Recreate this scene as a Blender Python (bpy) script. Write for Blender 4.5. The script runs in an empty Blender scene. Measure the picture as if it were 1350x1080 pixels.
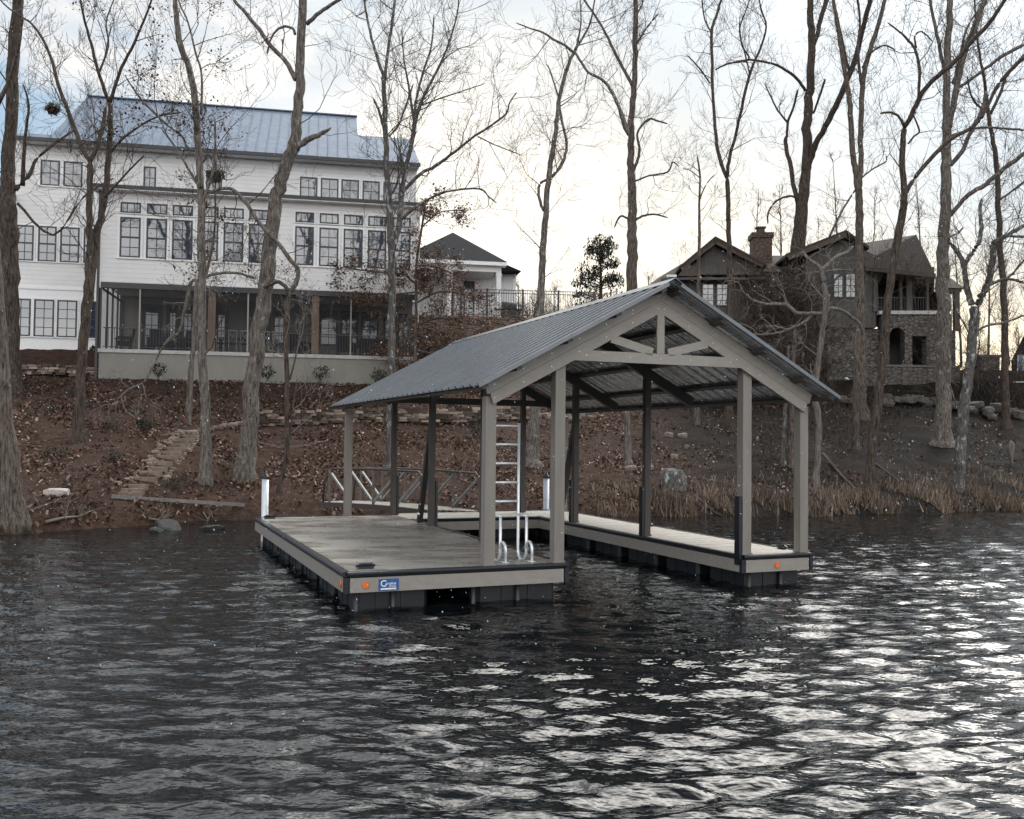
import bpy, math, random
import numpy as np
from mathutils import Vector, noise
random.seed(7); rng = np.random.default_rng(7)
S = bpy.context.scene
COL = S.collection
R = math.radians

# ------------------------------------------------------------------ camera model
F = 1249.7; PT = R(1.863); RL = R(.626); CH = 2.173
cp, sp, cr, sr = math.cos(PT), math.sin(PT), math.cos(RL), math.sin(RL)
def ray(u, v):
    a = u - 675; b = v - 540
    uu = a*cr + b*sr; vv = -a*sr + b*cr
    x = uu/F; zc = -vv/F
    return x, cp - zc*sp, sp + zc*cp
def aty(u, v, Y):
    x, y, z = ray(u, v); t = Y/y
    return Vector((x*t, Y, CH + z*t))
def atz(u, v, Z):
    x, y, z = ray(u, v); t = (Z - CH)/z
    return Vector((x*t, y*t, Z))

class Frame:
    def __init__(s, ox, oy, ang): s.o = (ox, oy); s.c = math.cos(ang); s.s = math.sin(ang); s.ang = ang
    def __call__(s, p):
        return (s.o[0] + p[0]*s.c - p[1]*s.s, s.o[1] + p[0]*s.s + p[1]*s.c, p[2])
    def inv(s, X, Y):
        X -= s.o[0]; Y -= s.o[1]
        return X*s.c + Y*s.s, -X*s.s + Y*s.c
    def px(s, u, v, b=0.):                 # pixel -> (a, z) on the plane at local depth b
        x, y, z = ray(u, v)
        n = (-s.s, s.c); d = b + n[0]*s.o[0] + n[1]*s.o[1]
        t = d/(x*n[0] + y*n[1])
        a, _ = s.inv(x*t, y*t)
        return a, CH + z*t
WORLD = Frame(0, 0, 0)
DOCK = Frame(-2.057, 11.99, R(22.301))

# ------------------------------------------------------------------ tags and mesh builder
def tag(o, label=None, cat=None, group=None, kind=None):
    if label: o['label'] = label
    if cat: o['category'] = cat
    if group: o['group'] = group
    if kind: o['kind'] = kind
    return o
def empty(name, loc, label, cat, group=None):
    o = bpy.data.objects.new(name, None); COL.objects.link(o)
    o.location = loc; o.empty_display_size = .2
    return tag(o, label, cat, group)
class MB:
    def __init__(s, fr=None): s.v = []; s.f = []; s.fr = fr; s.uv = None; s.att = None
    def quad(s, *p):
        n = len(s.v); s.v += [tuple(q) for q in p]; s.f.append(tuple(range(n, n+len(p))))
    def box(s, a0, a1, b0, b1, z0, z1):
        n = len(s.v)
        s.v += [(a0,b0,z0),(a1,b0,z0),(a1,b1,z0),(a0,b1,z0),(a0,b0,z1),(a1,b0,z1),(a1,b1,z1),(a0,b1,z1)]
        s.f += [(n,n+3,n+2,n+1),(n+4,n+5,n+6,n+7),(n,n+1,n+5,n+4),(n+1,n+2,n+6,n+5),(n+2,n+3,n+7,n+6),(n+3,n,n+4,n+7)]
    def beam(s, p, q, w, h, up=(0,0,1)):   # rectangular bar p->q, w across, h along up
        p = Vector(p); q = Vector(q); d = (q-p).normalized(); up = Vector(up)
        x = d.cross(up).normalized()*(w/2); y = x.cross(d).normalized()*(h/2)
        n = len(s.v)
        for c in (p, q):
            s.v += [tuple(c-x-y), tuple(c+x-y), tuple(c+x+y), tuple(c-x+y)]
        s.f += [(n,n+1,n+2,n+3),(n+7,n+6,n+5,n+4)]
        for i in range(4):
            j = (i+1) % 4; s.f.append((n+j, n+i, n+4+i, n+4+j))
    def prism(s, poly, ax, t0, t1):        # polygon extruded; poly in the plane normal to axis ax
        def P(p, t):
            return (t, p[0], p[1]) if ax == 0 else ((p[0], t, p[1]) if ax == 1 else (p[0], p[1], t))
        n = len(s.v); k = len(poly)
        s.v += [P(p, t0) for p in poly] + [P(p, t1) for p in poly]
        s.f += [tuple(range(n+k-1, n-1, -1)), tuple(range(n+k, n+2*k))]
        for i in range(k):
            j = (i+1) % k; s.f.append((n+i, n+j, n+k+j, n+k+i))
    def tube(s, pts, rad, n=6, cap=True):
        pts = [Vector(p) for p in pts]; base = len(s.v); m = len(pts)
        ref = Vector((.31, .17, .93))
        for i, p in enumerate(pts):
            d = (pts[min(i+1, m-1)] - pts[max(i-1, 0)])
            d = d.normalized() if d.length > 1e-9 else Vector((0,0,1))
            if abs(d.dot(ref)) > .95: rf = Vector((1, 0, .1))
            else: rf = ref
            x = d.cross(rf).normalized()
            y = d.cross(x)
            r = rad[i] if hasattr(rad, '__len__') else rad
            for k in range(n):
                t = 2*math.pi*k/n; c = p + x*(r*math.cos(t)) + y*(r*math.sin(t))
                s.v.append((c.x, c.y, c.z))
        for i in range(m-1):
            for k in range(n):
                a = base + i*n + k; b = base + i*n + (k+1) % n
                s.f.append((a, b, b+n, a+n))
        if cap:
            s.f.append(tuple(range(base+n-1, base-1, -1))); s.f.append(tuple(range(base+(m-1)*n, base+m*n)))
    def cone(s, p, r0, r1, h, n=12):
        s.tube([p, (p[0], p[1], p[2]+h)], [r0, r1], n)
    def build(s, name, mat, parent=None, smooth=False, label=None, local=False):
        vs = s.v if s.fr is None else [s.fr(p) for p in s.v]
        if parent is not None and not local:
            par = parent; lx = ly = lz = 0
            while par is not None:
                l = par.location; lx += l[0]; ly += l[1]; lz += l[2]; par = par.parent
            vs = [(p[0]-lx, p[1]-ly, p[2]-lz) for p in vs]
        me = bpy.data.meshes.new(name); me.from_pydata(vs, [], s.f)
        if s.att is not None:
            at = me.attributes.new('tone', 'FLOAT', 'FACE'); at.data.foreach_set('value', np.asarray(s.att, dtype=np.float32))
        me.materials.append(mat)
        if smooth: me.polygons.foreach_set('use_smooth', [True]*len(me.polygons))
        me.update()
        o = bpy.data.objects.new(name, me); COL.objects.link(o); o.parent = parent
        if label: o['label'] = label
        return o
def npmesh(name, verts, faces, mat, parent=None, tone=None, smooth=False):
    me = bpy.data.meshes.new(name)
    nv, nf, k = len(verts), len(faces), faces.shape[1]
    me.vertices.add(nv); me.vertices.foreach_set('co', verts.astype(np.float32).ravel())
    me.loops.add(nf*k); me.loops.foreach_set('vertex_index', faces.astype(np.int32).ravel())
    me.polygons.add(nf); me.polygons.foreach_set('loop_start', np.arange(0, nf*k, k, dtype=np.int32))
    me.polygons.foreach_set('loop_total', np.full(nf, k, dtype=np.int32))
    if smooth: me.polygons.foreach_set('use_smooth', np.ones(nf, dtype=bool))
    if tone is not None:
        at = me.attributes.new('tone', 'FLOAT', 'FACE'); at.data.foreach_set('value', tone.astype(np.float32))
    me.materials.append(mat); me.update(calc_edges=True)
    o = bpy.data.objects.new(name, me); COL.objects.link(o); o.parent = parent
    return o

# ------------------------------------------------------------------ materials
class NT:
    def __init__(s, name):
        s.m = bpy.data.materials.new(name); s.m.use_nodes = True; s.t = s.m.node_tree
        s.b = s.t.nodes['Principled BSDF']; s.out = s.t.nodes['Material Output']
    def n(s, ty, **kw):
        x = s.t.nodes.new(ty)
        for k, v in kw.items():
            if k.startswith('i_'): x.inputs[int(k[2:]) if k[2:].isdigit() else k[2:].replace('_', ' ')].default_value = v
            else: setattr(x, k, v)
        return x
    def l(s, a, b): s.t.links.new(a, b)
    def co(s, scale=(1,1,1), rot=(0,0,0), src='Object'):
        tc = s.n('ShaderNodeTexCoord'); mp = s.n('ShaderNodeMapping')
        mp.inputs['Scale'].default_value = scale; mp.inputs['Rotation'].default_value = rot
        s.l(tc.outputs[src], mp.inputs['Vector']); return mp.outputs['Vector']
    def noise(s, vec, sc, det=4, rough=.6):
        x = s.n('ShaderNodeTexNoise'); x.inputs['Scale'].default_value = sc; x.inputs['Detail'].default_value = det
        x.inputs['Roughness'].default_value = rough; s.l(vec, x.inputs['Vector']); return x.outputs['Fac']
    def ramp(s, fac, stops):
        x = s.n('ShaderNodeValToRGB'); e = x.color_ramp.elements
        while len(e) < len(stops): e.new(.5)
        for i, (p, c) in enumerate(stops):
            e[i].position = p; e[i].color = (c[0], c[1], c[2], 1) if hasattr(c, '__len__') else (c, c, c, 1)
        s.l(fac, x.inputs['Fac']); return x.outputs['Color']
    def mix(s, f, a, b, mode='MIX'):
        x = s.n('ShaderNodeMix', data_type='RGBA', blend_type=mode)
        for sock, val in ((x.inputs[0], f), (x.inputs[6], a), (x.inputs[7], b)):
            if hasattr(val, 'is_output'): s.l(val, sock)
            elif hasattr(val, '__len__'): sock.default_value = (*val[:3], 1)
            else: sock.default_value = val
        return x.outputs[2]
    def bump(s, h, strength, dist=.01):
        x = s.n('ShaderNodeBump'); x.inputs['Strength'].default_value = strength; x.inputs['Distance'].default_value = dist
        s.l(h, x.inputs['Height']); s.l(x.outputs['Normal'], s.b.inputs['Normal']); return x
    def set(s, **kw):
        for k, v in kw.items():
            k = {'rough': 'Roughness', 'metal': 'Metallic', 'ior': 'IOR', 'color': 'Base Color', 'spec': 'Specular IOR Level', 'alpha':'Alpha'}[k]
            if hasattr(v, 'is_output'): s.l(v, s.b.inputs[k])
            elif k == 'Base Color': s.b.inputs[k].default_value = (*v[:3], 1)
            else: s.b.inputs[k].default_value = v
        return s
def sc(c, k): return tuple(x*k for x in c)
def plain(name, c, rough=.6, metal=0, var=.15, scale=6, bump=0, stretch=(1,1,1)):
    t = NT(name); v = t.co(stretch); f = t.noise(v, scale, 5, .65)
    t.set(color=t.ramp(f, [(.3, sc(c, 1-var)), (.7, sc(c, 1+var))]), rough=rough, metal=metal)
    if rough >= .8: t.set(spec=.12)
    if bump: t.bump(f, bump, .02)
    return t.m
def bark_mat(name, c1, c2, c3=None, patch=.62):
    t = NT(name); v = t.co((1, 1, .15)); f = t.noise(v, 21, 7, .72)
    col = t.ramp(f, [(.38, c1), (.62, c2)])
    if c3 is not None:
        g = t.noise(t.co((1, 1, .6)), 5.5, 5, .75); msk = t.ramp(g, [(patch-.05, 0), (patch+.03, 1)])
        col = t.mix(msk, col, c3)
    t.set(color=col, rough=.9, spec=.2); t.bump(f, .9, .03); return t.m
M = {}
M['bark'] = bark_mat('grey_brown_bark', (.028,.023,.02), (.185,.152,.128))
M['bark_grey'] = bark_mat('pale_grey_bark', (.04,.034,.03), (.215,.19,.168), (.31,.30,.29), .63)
M['bark_birch'] = bark_mat('blotched_grey_bark', (.04,.036,.033), (.15,.14,.13), (.36,.38,.4), .6)
M['bark_dark'] = bark_mat('dark_brown_bark', (.018,.014,.012), (.115,.09,.074), (.16,.16,.15), .66)
M['twig'] = plain('dark_twig_bark', (.07,.058,.05), .9)
M['twig_pale'] = plain('pale_twig_bark', (.19,.165,.145), .9)
M['trim'] = plain('taupe_trim_board', (.28,.258,.235), .5, var=.1, scale=14, bump=.12, stretch=(.12,1,1))
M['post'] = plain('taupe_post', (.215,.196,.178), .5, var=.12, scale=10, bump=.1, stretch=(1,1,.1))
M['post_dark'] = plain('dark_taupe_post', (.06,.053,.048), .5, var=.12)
M['steel_dark'] = plain('dark_bronze_steel', (.035,.034,.035), .45, var=.15)
M['black'] = plain('black_rubber', (.012,.014,.02), .32, var=.2)
M['float'] = plain('black_float_plastic', (.009,.011,.015), .5, var=.35, scale=3, bump=.1)
M['alu'] = plain('brushed_aluminium', (.82,.85,.88), .35, metal=.55, var=.06)
M['bolt'] = plain('zinc_bolt', (.6,.62,.66), .35, metal=.7)
def steel_roof(name, c, rough, metal):
    t = NT(name); f = t.noise(t.co((1,1,1)), 3, 4); g = t.noise(t.co((.4,8,1)), 3, 3)
    if metal == 0: t.set(spec=.2)
    t.set(color=t.ramp(f, [(.3, sc(c,.86)), (.7, sc(c,1.08))]), rough=t.ramp(g, [(.3, rough*.8), (.7, rough*1.3)]), metal=metal); return t.m
M['galv'] = steel_roof('galvanised_steel_underside', (.5,.52,.55), .26, .6)
M['roof_outer'] = steel_roof('charcoal_blue_ribbed_steel', (.135,.148,.165), .22, .5)
M['seam_roof'] = steel_roof('blue_grey_standing_seam', (.15,.188,.25), .6, 0)
def deck_mat():
    t = NT('wet_composite_decking'); v = t.co((.5, 6, 1)); f = t.noise(v, 9, 5, .7)
    w = t.noise(t.co((.6, 1.6, 1)), 1.3, 5, .6)
    col = t.mix(t.ramp(w, [(.4, .0), (.6, .3)]), t.ramp(f, [(.3, (.24,.22,.195)), (.7, (.36,.335,.3))]), (.17,.155,.14))
    t.set(color=col, rough=t.ramp(w, [(.42, .42), (.6, .12)])); t.bump(f, .25, .004); return t.m
M['deck'] = deck_mat()
M['deck_dry'] = plain('dry_composite_decking', (.3,.275,.24), .55, var=.18, scale=9, bump=.2, stretch=(.5,6,1))
M['orange'] = plain('orange_reflector', (.75,.17,.035), .3, var=.05)
M['blue'] = plain('blue_sign_enamel', (.02,.1,.32), .35, var=.05)
M['white'] = plain('white_paint', (.8,.81,.83), .5, var=.04)
def siding():
    t = NT('white_lap_siding'); tc = t.n('ShaderNodeTexCoord'); sx = t.n('ShaderNodeSeparateXYZ'); t.l(tc.outputs['Object'], sx.inputs[0])
    m = t.n('ShaderNodeMath', operation='MULTIPLY'); t.l(sx.outputs['Z'], m.inputs[0]); m.inputs[1].default_value = 1/.19
    fr = t.n('ShaderNodeMath', operation='FRACT'); t.l(m.outputs[0], fr.inputs[0])
    edge = t.ramp(fr.outputs[0], [(.0, (.42,.42,.43)), (.1, (.8,.8,.81))]); f = t.noise(tc.outputs['Object'], 1.2, 4)
    t.set(color=t.mix(.35, edge, t.ramp(f, [(.3, .74), (.7, .84)]), 'MULTIPLY'), rough=.55)
    t.set(color=t.mix(1, edge, t.ramp(f, [(.3, .9), (.7, 1.)]), 'MULTIPLY'))
    t.bump(fr.outputs[0], .6, .02); return t.m
M['siding'] = siding()
M['cream'] = plain('cream_stucco_wall', (.235,.228,.208), .8, var=.06, scale=2, bump=.05)
M['porch_wall'] = plain('porch_wall_paint', (.27,.26,.24), .8, var=.05)
M['black_metal'] = plain('black_frame_paint', (.018,.02,.026), .4)
M['shingle'] = plain('charcoal_shingles', (.014,.015,.019), .85, var=.3, scale=12, bump=.3)
M['brown_shingle'] = plain('brown_grey_shingles', (.055,.048,.043), .9, var=.3, scale=10, bump=.4)
M['cedar'] = plain('brown_cedar_post', (.12,.085,.065), .75, var=.3, scale=8, bump=.3, stretch=(1,1,.15))
def glass(name, tint, ior):
    t = NT(name); f = t.noise(t.co(), 1.6, 2); t.set(color=tint, rough=.03, ior=ior); t.bump(f, .12, .02); return t.m
M['glass'] = glass('reflective_window_glass', (.025,.045,.08), 2.3)
def batten():
    t = NT('grey_brown_board_and_batten'); tc = t.n('ShaderNodeTexCoord'); sx = t.n('ShaderNodeSeparateXYZ'); t.l(tc.outputs['Object'], sx.inputs[0])
    m = t.n('ShaderNodeMath', operation='MULTIPLY'); t.l(sx.outputs['X'], m.inputs[0]); m.inputs[1].default_value = 1/.42
    fr = t.n('ShaderNodeMath', operation='FRACT'); t.l(m.outputs[0], fr.inputs[0]); f = t.noise(t.co((1,1,.2)), 7, 5)
    t.set(color=t.mix(1, t.ramp(fr.outputs[0], [(.0, .35), (.07, 1), (.9, 1), (.93, 1.3)]), t.ramp(f, [(.3, (.062,.058,.055)), (.7, (.098,.092,.088))]), 'MULTIPLY'), rough=.85)
    return t.m
M['batten'] = batten()
def rubble(name, c1, c2, scale, mortar, rnd=.9, stretch=(1,1,1.5)):
    t = NT(name); v = t.co(stretch)
    d = t.n('ShaderNodeVectorMath', operation='ADD'); nz = t.n('ShaderNodeTexNoise'); nz.inputs['Scale'].default_value = 4; t.l(v, nz.inputs['Vector'])
    s_ = t.n('ShaderNodeVectorMath', operation='SCALE'); t.l(nz.outputs['Color'], s_.inputs[0]); s_.inputs['Scale'].default_value = .12
    t.l(v, d.inputs[0]); t.l(s_.outputs[0], d.inputs[1])
    vo = t.n('ShaderNodeTexVoronoi'); vo.inputs['Scale'].default_value = scale; vo.inputs['Randomness'].default_value = rnd; t.l(d.outputs[0], vo.inputs['Vector'])
    ve = t.n('ShaderNodeTexVoronoi', feature='DISTANCE_TO_EDGE'); ve.inputs['Scale'].default_value = scale; ve.inputs['Randomness'].default_value = rnd; t.l(d.outputs[0], ve.inputs['Vector'])
    bw = t.n('ShaderNodeSeparateColor'); t.l(vo.outputs['Color'], bw.inputs[0])
    f = t.noise(v, 14, 4)
    stone = t.mix(.5, t.ramp(bw.outputs[0], [(0, c1), (1, c2)]), t.ramp(f, [(.3, c1), (.7, c2)]))
    e = t.ramp(ve.outputs['Distance'], [(.02, 0), (.09, 1)])
    t.set(color=t.mix(e, mortar, stone), rough=.9); t.bump(e, .8, .05); return t.m
M['rubble'] = rubble('grey_rubble_stone', (.045,.04,.036), (.18,.162,.147), 4.0, (.035,.031,.027))
M['ledge'] = rubble('stacked_brown_stone', (.13,.095,.075), (.3,.23,.185), 2.2, (.04,.03,.025), 1., (1,1,4.5))
def rock_mat(name, c1, c2):
    t = NT(name); oi = t.n('ShaderNodeObjectInfo'); f = t.noise(t.co(), 5, 6, .7)
    t.set(color=t.mix(1, t.ramp(f, [(.3, c1), (.7, c2)]), t.ramp(oi.outputs['Random'], [(0, .7), (1, 1.25)]), 'MULTIPLY'), rough=.9); t.bump(f, .7, .05); return t.m
M['rock'] = rock_mat('tan_fieldstone', (.085,.065,.053), (.22,.175,.145))
M['rock_tan'] = rock_mat('pale_tan_fieldstone', (.12,.092,.074), (.28,.22,.18))
M['rubble_red'] = rubble('red_brown_chimney_stone', (.07,.05,.04), (.15,.108,.085), 4, (.05,.04,.035))
M['rock_grey'] = rock_mat('grey_fieldstone', (.05,.046,.042), (.15,.135,.12))
M['rock_dark'] = rock_mat('wet_dark_rock', (.008,.008,.008), (.035,.036,.037))
def tone_mat(name, stops, rough=.85):
    t = NT(name); a = t.n('ShaderNodeAttribute', attribute_name='tone'); t.set(color=t.ramp(a.outputs['Fac'], stops), rough=rough, spec=.25); return t.m
M['litter'] = tone_mat('dry_fallen_leaves', [(0, (.04,.024,.018)), (.45, (.095,.055,.040)), (.75, (.19,.12,.09)), (1, (.42,.32,.265))])
M['beech'] = tone_mat('withered_russet_leaves', [(0, (.06,.035,.025)), (.6, (.17,.10,.07)), (1, (.3,.2,.15))])
M['brownleaf'] = tone_mat('dark_brown_leaves', [(0, (.03,.022,.017)), (1, (.13,.085,.06))])
M['stone_tone'] = tone_mat('dry_stacked_fieldstone', [(0, (.035,.027,.022)), (.5, (.13,.1,.082)), (1, (.34,.27,.225))])
M['grass'] = tone_mat('dry_tan_grass', [(0, (.05,.037,.029)), (.6, (.2,.15,.115)), (1, (.4,.32,.25))])
M['needle'] = tone_mat('dark_pine_needles', [(0, (.008,.011,.009)), (1, (.03,.04,.03))])
M['shrub'] = tone_mat('dark_evergreen_leaves', [(0, (.012,.015,.011)), (1, (.06,.065,.045))])
M['snow'] = plain('snowflake', (.42,.56,.68), .9, var=.02)
M['concrete'] = plain('grey_concrete', (.42,.41,.4), .85, var=.15, bump=.1)
M['timber'] = plain('weathered_step_timber', (.19,.152,.125), .85, var=.3, scale=6, bump=.3)
M['step_soil'] = plain('trodden_soil_tread', (.17,.13,.105), .95, var=.3)
M['timber_grey'] = plain('grey_edging_timber', (.2,.195,.185), .8, var=.25, scale=6, bump=.2)
def screen():
    t = NT('black_insect_screen'); t.set(color=(.02,.021,.024), rough=.7, alpha=.42); return t.m
M['screen'] = screen()
M['mesh_screen'] = plain('dark_furniture', (.022,.024,.03), .6)
def ground_mat():
    t = NT('leaf_covered_soil'); tc = t.n('ShaderNodeTexCoord'); v = tc.outputs['Object']
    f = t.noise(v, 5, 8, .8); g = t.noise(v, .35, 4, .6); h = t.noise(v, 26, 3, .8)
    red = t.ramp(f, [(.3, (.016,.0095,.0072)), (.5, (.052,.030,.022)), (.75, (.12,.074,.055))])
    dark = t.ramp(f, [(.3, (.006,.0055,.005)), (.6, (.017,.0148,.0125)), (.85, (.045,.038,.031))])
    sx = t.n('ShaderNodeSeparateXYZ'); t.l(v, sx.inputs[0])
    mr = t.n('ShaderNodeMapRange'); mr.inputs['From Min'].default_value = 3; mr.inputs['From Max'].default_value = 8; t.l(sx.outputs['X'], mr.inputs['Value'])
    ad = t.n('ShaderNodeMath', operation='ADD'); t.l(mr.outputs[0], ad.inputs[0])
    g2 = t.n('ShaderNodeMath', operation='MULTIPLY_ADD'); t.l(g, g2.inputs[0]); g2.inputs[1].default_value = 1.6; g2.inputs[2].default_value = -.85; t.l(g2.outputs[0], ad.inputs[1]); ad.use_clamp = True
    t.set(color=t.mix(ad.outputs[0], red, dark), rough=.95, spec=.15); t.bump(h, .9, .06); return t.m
M['ground'] = ground_mat()
def water_mat():
    t = NT('dark_lake_water')
    f = t.noise(t.co((1.3, 2.6, 1)), 5.5, 2, .5)
    t.set(color=(.004,.005,.006), rough=.0, ior=1.29); t.bump(f, .3, .05); return t.m
M['water'] = water_mat()
# ------------------------------------------------------------------ terrain and water
SX = [-120,-60,-20,-11.3,-9.5,-6.8,-3.9,0,1.2,5,9.8,17.3,30,60,120]
SY = [10,14,19.3,21.0,22.5,25.6,25.9,27.6,28.3,27.9,28.8,32,36,40,46]
def shore(X): return np.interp(X, SX, SY) + .35*np.sin(np.asarray(X)*1.3) + .2*np.sin(np.asarray(X)*3.1+1)
def pad(X): return np.interp(X, [-60,-17,-5.6,-3,0,5,8,25,60], [36,37.9,40.1,43,44.3,44.3,44,44.3,46])
def hgt(X, Y):
    X = np.asarray(X, float); Y = np.asarray(Y, float)
    s = shore(X); p = pad(X); zp = np.interp(X, [-60,-5,0,6,9,30], [4.6,4.45,4.9,4.4,3.85,3.9])
    t = Y - s; w = np.clip(t/(p-s), 0, 1)
    z = np.where(t < 0, np.maximum(t*.35, -2.5), .22*np.clip(t/.7, 0, 1)**.6 + (zp-.22)*w)
    z2 = np.interp(X, [-60,-17.6,-17.0,-5.3,-5.2,4.6,9,12,60], [6,5.9,4.5,4.5,7.7,7.7,6.5,5.9,5.9])
    r0 = np.where(np.abs(X) < 5.4, 45.12 + X*.105 - p, np.interp(X, [-60,-17,5.4,9,60], [.6,.6,1.2,1.9,1.9])); rw = np.interp(X, [-60,-17,-5.5,-5.3,5,9,60], [2.6,2.6,2.6,.3,.3,.6,.6])
    q = np.clip((Y-p-r0)/rw, 0, 1)
    return z + (z2-zp)*q*(t > 0)
def ground_hit(u, v):
    x, y, z = ray(u, v); t = np.linspace(15, 60, 4000)
    d = CH + z*t - hgt(x*t, y*t); i = np.argmax(d < 0)
    return Vector((x*t[i], y*t[i], float(hgt(x*t[i], y*t[i]))))
def onground(X, Y): return Vector((X, Y, float(hgt(X, Y))))

gx = np.concatenate([np.linspace(-400,-45,24)[:-1], np.arange(-45, 45.01, .22), np.linspace(45,400,24)[1:]])
gy = np.concatenate([np.arange(14, 52, .2), [52,54,58,65,80,110,160,240,400,700]])
GX, GY = np.meshgrid(gx, gy); GZ = hgt(GX, GY)
bank = (GY < 60)
nz = np.array([noise.fractal(Vector((x*.9, y*.9, 0)), 1., 2., 5) for x, y in zip(GX.ravel(), GY.ravel())]).reshape(GX.shape)
GZ = GZ + np.where(bank, nz*.10*np.clip((GY-shore(GX)), .25, 1), 0)
nr, nc = GX.shape
idx = np.arange(nr*nc).reshape(nr, nc)
faces = np.stack([idx[:-1,:-1], idx[:-1,1:], idx[1:,1:], idx[1:,:-1]], -1).reshape(-1, 4)
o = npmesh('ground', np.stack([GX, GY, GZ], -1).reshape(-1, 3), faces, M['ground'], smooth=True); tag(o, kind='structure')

# water: one sheet with modelled waves, finer towards the viewer
ys = [-6.0]
while ys[-1] < 48: ys.append(ys[-1] + (.16 if ys[-1] < 3.6 else .0058*ys[-1] + .006))
ys = np.array(ys); nxw = 760
s_ = np.linspace(-1, 1, nxw)
WX = s_[None, :]*(np.maximum(ys, 1.5)*.80 + 3.5)[:, None]; WY = np.repeat(ys[:, None], nxw, 1)
WZ = np.zeros_like(WX); wr = np.random.default_rng(3)
for i in range(90):
    lam = .15*(.68/.15)**wr.random(); k = 2*math.pi/lam
    ang = R(90) + wr.normal(0, .42) + (.12 if lam > .7 else 0)
    amp = .0062*lam**.95*(.6 + .8*wr.random())
    ph = wr.random()*7
    WZ += amp*np.sin(k*(WX*math.cos(ang) + WY*math.sin(ang)) + ph + .9*np.sin(WX*.6*(1+wr.random()) + WY*.35 + ph))
env = .55 + .45*np.sin(WX*.21 + 1.1)*np.sin(WY*.33 + .4)
calm = np.clip((WY+2)/6, .5, 1)*np.interp(WX + .2*(WY-10), [-12,-2,3,9], [.72,.8,1.05,1.3])*np.interp(WY, [14, 24], [1, .42])
WZ = WZ*(.6 + .4*env)*calm
nr, nc = WX.shape; idx = np.arange(nr*nc).reshape(nr, nc)
faces = np.stack([idx[:-1,:-1], idx[:-1,1:], idx[1:,1:], idx[1:,:-1]], -1).reshape(-1, 4)
V = np.stack([WX, WY, WZ], -1).reshape(-1, 3)
n0 = len(V); L = ys[0]; W0, W1 = WX[0,-1], WX[-1,-1]
extra = np.array([[-500,L,-.02],[-W0,L,-.02],[-W1,ys[-1],-.02],[-500,ys[-1],-.02],[500,L,-.02],[W0,L,-.02],[W1,ys[-1],-.02],[500,ys[-1],-.02],[-500,-260,-.02],[500,-260,-.02]])
ef = np.array([[n0,n0+1,n0+2,n0+3],[n0+5,n0+4,n0+7,n0+6],[n0+8,n0+9,n0+4,n0]])
o = npmesh('water', np.vstack([V, extra]), np.vstack([faces, ef]), M['water'], smooth=True); tag(o, kind='structure')

# opposite shore, behind the viewer
mb = MB(); n = 60
for i in range(n):
    x0 = -480 + 960*i/n; x1 = -480 + 960*(i+1)/n
    h = lambda x: 11 + 3*noise.noise(Vector((x*.03, 3, 0))) + 2.5*noise.noise(Vector((x*.2, 9, 0)))
    mb.quad((x0,-220,-1),(x1,-220,-1),(x1,-250,h(x1)),(x0,-250,h(x0)))
o = mb.build('far_bank', plain('wooded_far_bank', (.09,.07,.055), .95, var=.5, scale=.3)); tag(o, kind='structure')

def rock_mesh(name, mat, seed, sx=1, sy=1, sz=.7, sub=2):
    import bmesh
    bm = bmesh.new(); bmesh.ops.create_icosphere(bm, subdivisions=sub, radius=.5)
    for v in bm.verts:
        p = v.co; k = 1 + .38*noise.noise(p*2.1 + Vector((seed*7.3, 0, 0))) + .12*noise.noise(p*6 + Vector((0, seed*3.1, 0)))
        q = Vector((max(-.40, min(.40, p.x*k)), max(-.40, min(.40, p.y*k)), max(-.36, min(.36, p.z*k))))
        v.co = Vector((q.x*sx*1.2, q.y*sy*1.2, q.z*sz*1.35))
    me = bpy.data.meshes.new(name); bm.to_mesh(me); bm.free(); me.materials.append(mat); return me
def put(name, me, loc, rz, s, label, cat, group=None):
    o = bpy.data.objects.new(name, me); COL.objects.link(o); o.location = loc; o.rotation_euler = (random.uniform(-.2,.2), random.uniform(-.2,.2), rz); o.scale = s
    return tag(o, label, cat, group)

# fallen leaves
def leaf_quads(P, size, tilt, seed):
    r = np.random.default_rng(seed); n = len(P)
    a = r.random(n)*2*np.pi; s = size*(.45 + .9*r.random(n)**1.5)
    nx, ny = r.normal(0, tilt, n), r.normal(0, tilt, n)
    ux = np.stack([np.cos(a), np.sin(a), nx], -1)*s[:, None]*.5
    vx = np.stack([-np.sin(a), np.cos(a), ny], -1)*s[:, None]*.34
    V = np.stack([P-ux, P+vx, P+ux, P-vx], 1).reshape(-1, 3)
    return V, np.arange(n*4).reshape(n, 4)
N = 230000
X = rng.uniform(-24, 26, N); Y = rng.uniform(19, 45.5, N)
dens = np.interp(X, [-24, 3, 7, 26], [1, 1, .32, .12])*np.clip(.5 + .9*np.sin(X*.9+Y*.5+np.sin(Y*.8))*np.sin(Y*1.1-X*.3+np.sin(X*1.3)) + .35*np.sin(X*3.1+Y*2.3), .12, 1)
ok = (Y > shore(X)+.05) & (Y < pad(X)+.9) & (rng.random(N) < dens)
X, Y = X[ok], Y[ok]
P = np.stack([X, Y, hgt(X, Y) + rng.uniform(.0, .07, len(X))], -1)
V, Fc = leaf_quads(P, .1, .6, 5)
tone = np.clip(rng.beta(1.6, 2.4, len(X)) + .04 + .13*np.sin(X*1.1-Y*.7)*np.sin(Y*1.6+X*.4), 0, 1)
o = npmesh('fallen_leaves', V, Fc, M['litter'], tone=tone); tag(o, 'brown fallen leaves covering the bank', 'leaf litter', kind='stuff')

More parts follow.
